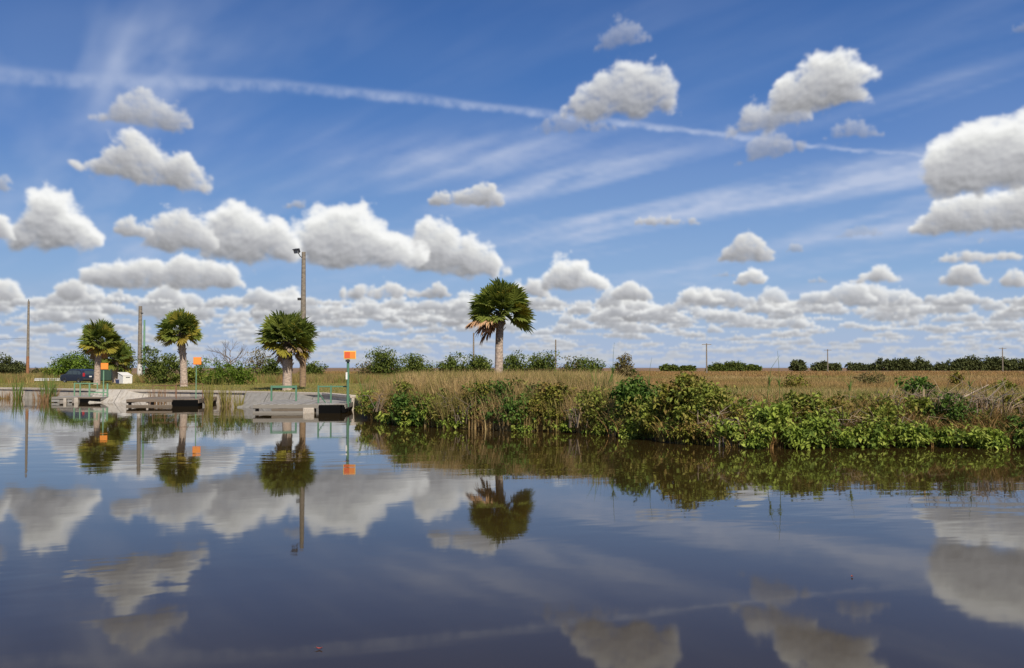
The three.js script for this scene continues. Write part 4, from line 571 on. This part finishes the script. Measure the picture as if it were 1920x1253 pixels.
reeds('tall thin green reeds beside the red and orange board', 690, 52, 20, 686, 'green', 26, 409); reeds('green cattail clump at the water below the large palm', 958, 42.0, 14, 726, 'green', 34, 410, 'tan'); reeds('tall green reeds rising over the dry reeds', 1130, 41, 26, 672, 'green', 30, 411); reeds('green cattail clump between the olive shrub and the dark shrub', 1124, 39.6, 14, 712, 'green', 32, 412, 'tan'); reeds('pale green cattails beside the biggest shrub mass', 1164, 38.6, 14, 706, 'green', 28, 413, 'tan'); reeds('thin reeds at the edge of the dry reeds beside the grey dock', 746, 48, 16, 690, 'green', 26, 414);
for (const [px, D, yt, lean, lab] of [[1462, 33, 655, -0.05, 'single tall thin stalk rising over the field edge'], [1148, 40, 640, 0.06, 'single tall feathery stalk at the reed edge'], [1434, 33.5, 664, 0.35, 'single thin stalk bending over beside the tall thin stalk'], [1590, 35, 690, 0.12, 'thin green stalk over the waterside plants'], [1820, 35, 686, -0.1, 'thin green stalk near the leaning pale branch'], [1215, 37, 668, 0.1, 'thin green stalk over the biggest shrub mass']]) {
  const gy = groundY(px, D), h = Y(yt, D) - gy, t = thing('tall_stalk', lab, 'stalk', [X(px, D), gy, -D]); part('stem', tube([[0, 0, 0], [lean * 0.2, h * 0.4, 0], [lean * 0.6, h * 0.8, 0], [lean * 1.4, h * 0.98, 0]], [0.014, 0.011, 0.007, 0.003], 5), reedMats.green, t); part('leaves', bladeClump(10, 0.5, 0.02, px, 1.0, 0.03).translate(lean * 0.4, h * 0.55, 0), reedMats.green, t);
}
// ---------------------------------------------------------------- grass (uncounted)
const tuft = (n, h, rad, seed, bend, width) => bladeClump(n, h, rad, seed, bend, width);
function scatter(name, label, geo, count, place, seed, rough = 1) {
  const m = new THREE.InstancedMesh(geo, new THREE.MeshPhysicalMaterial({ color: 0xffffff, roughness: 0.9, transmission: 0.2, thickness: 0, side: THREE.DoubleSide, specularIntensity: 0.3 }), count), r = rng(seed), o = new THREE.Object3D(), c = new THREE.Color(); let k = 0, guard = 0;
  while (k < count && guard++ < count * 6) { const p = place(r); if (!p) continue; const [px, D, s, rgb, sy] = p, v = 0.75 + 0.5 * r(); o.position.set(X(px, D), groundY(px, D) - 0.04, -D); o.rotation.set((r() - 0.5) * 0.25, r() * 6.283, (r() - 0.5) * 0.25); o.scale.set(s, s * (sy ?? 1), s); o.updateMatrix(); m.setMatrixAt(k, o.matrix); m.setColorAt(k, c.setRGB(rgb[0] * v, rgb[1] * v, rgb[2] * v)); k++; }
  m.count = k; m.name = name; m.castShadow = m.receiveShadow = true; scene.add(m); tag(m, label, 'grass', null, 'stuff'); return m;
}
const mixc = (a, b, t) => a.map((v, k) => lerp(v, b[k], clamp(t)));
const TAN = [0.37, 0.25, 0.105], STRAW = [0.44, 0.325, 0.15], BROWN = [0.30, 0.165, 0.062], OLIVE = [0.185, 0.18, 0.042], GREEN = [0.13, 0.185, 0.04], LAWN = [0.26, 0.25, 0.07];
scatter('dry_reed_grass', 'tall dry tan reed grass on the bank around the large palm', tuft(16, 1.25, 0.28, 501, 0.55, 0.03), 5200, (r) => { const px = 690 + 500 * r(), D = Ds(px) + (r() < 0.09 ? 1.3 * r() : 1.3 + 16 * Math.pow(r(), 1.2)), n = noise2(X(px, D) * 0.6, D * 0.6); const edge = sstep(688, 780, px) * (1 - 0.5 * sstep(1130, 1190, px)); return [px, D, (0.85 + 0.5 * r()) * lerp(0.55, 1, edge), n > 0.06 ? mixc(OLIVE, TAN, r() * 0.6) : mixc(TAN, STRAW, r()), 1]; }, 601);
scatter('edge_reed_grass', 'ragged tan and olive grass between the bank growth and the open field', tuft(14, 1.0, 0.25, 507, 0.7, 0.028), 1500, (r) => { const px = 1180 + 840 * r(), D = Ds(px) + 0.8 + 5 * Math.pow(r(), 1.3), n = noise2(X(px, D) * 0.7, D * 0.7); if (n < -0.15) return null; return [px, D, 0.55 + 0.6 * r(), r() < 0.4 ? mixc(OLIVE, GREEN, r()) : mixc(BROWN, STRAW, r()), 1]; }, 607);
scatter('bank_thatch', 'matted tan and brown dead grass hanging on the canal bank', tuft(12, 0.8, 0.2, 502, 1.0, 0.026), 4500, (r) => { const px = 685 + 1500 * r(), D = Ds(px) - 0.05 + 2.6 * r(); return [px, D, 0.6 + 0.75 * r(), mixc(BROWN, r() < 0.5 ? OLIVE : TAN, r()), 0.9]; }, 602);
scatter('field_grass', 'short dry grass of the open field', tuft(10, 0.5, 0.22, 503, 0.7, 0.024), 26000, (r) => { const px = 1000 + 1150 * r(), D = 34 + 110 * Math.pow(r(), 1.25); if (D < Ds(px) + 1.2 || (px < 1190 && D < Ds(px) + 12)) return null; const x = X(px, D), n = fbm(x * 0.05, D * 0.05 + 4, 3), n2 = fbm(x * 0.012 + 9, D * 0.03, 3); return [px, D, (0.45 + 0.6 * r() + 0.5 * clamp(1.5 * fbm(x * 0.16 + 5, D * 0.12, 3))) * (1 + 0.2 * sstep(60, 120, D)), mixc(mixc(r() < 0.3 ? GREEN : OLIVE, STRAW, 0.30 - n * 2.2 + 0.35 * r()), mixc(BROWN, TAN, r()), sstep(44, 84, D) * 0.85 + 1.4 * n2), 0.9]; }, 603);
scatter('far_field_grass', 'brown grass of the far field', tuft(9, 0.75, 0.6, 504, 0.5, 0.07), 12000, (r) => { const px = 560 + 1600 * r(), D = 130 + 260 * Math.pow(r(), 1.2); return [px, D, 0.55 + 0.6 * r() + 0.5 * clamp(2 * noise2(X(px, D) * 0.05, D * 0.03)), mixc(BROWN, r() < 0.25 ? OLIVE : TAN, r()), 0.7]; }, 604);
scatter('lawn_grass', 'yellow green mown grass behind the docks', tuft(12, 0.16, 0.2, 505, 0.7, 0.02), 15000, (r) => { const px = -150 + 860 * r(), D = Ds(px) + 0.5 + 34 * r(); return [px, D, 0.6 + 0.7 * r(), mixc(LAWN, r() < 0.35 ? GREEN : TAN, 0.7 * r()), 1]; }, 605);
scatter('rough_grass', 'tall tan and reddish grass behind the lawn', tuft(12, 1.0, 0.4, 506, 0.5, 0.035), 8000, (r) => { const px = -150 + 1260 * r(), D = 98 + 34 * r(); if (px > 60 && px < 250 && D < 112) return null; return [px, D, 0.55 + 0.6 * r(), mixc(r() < 0.4 ? OLIVE : TAN, r() < 0.2 ? [0.34, 0.12, 0.06] : GREEN, 0.6 * r()), 1]; }, 606);
renderer.render(scene, camera);
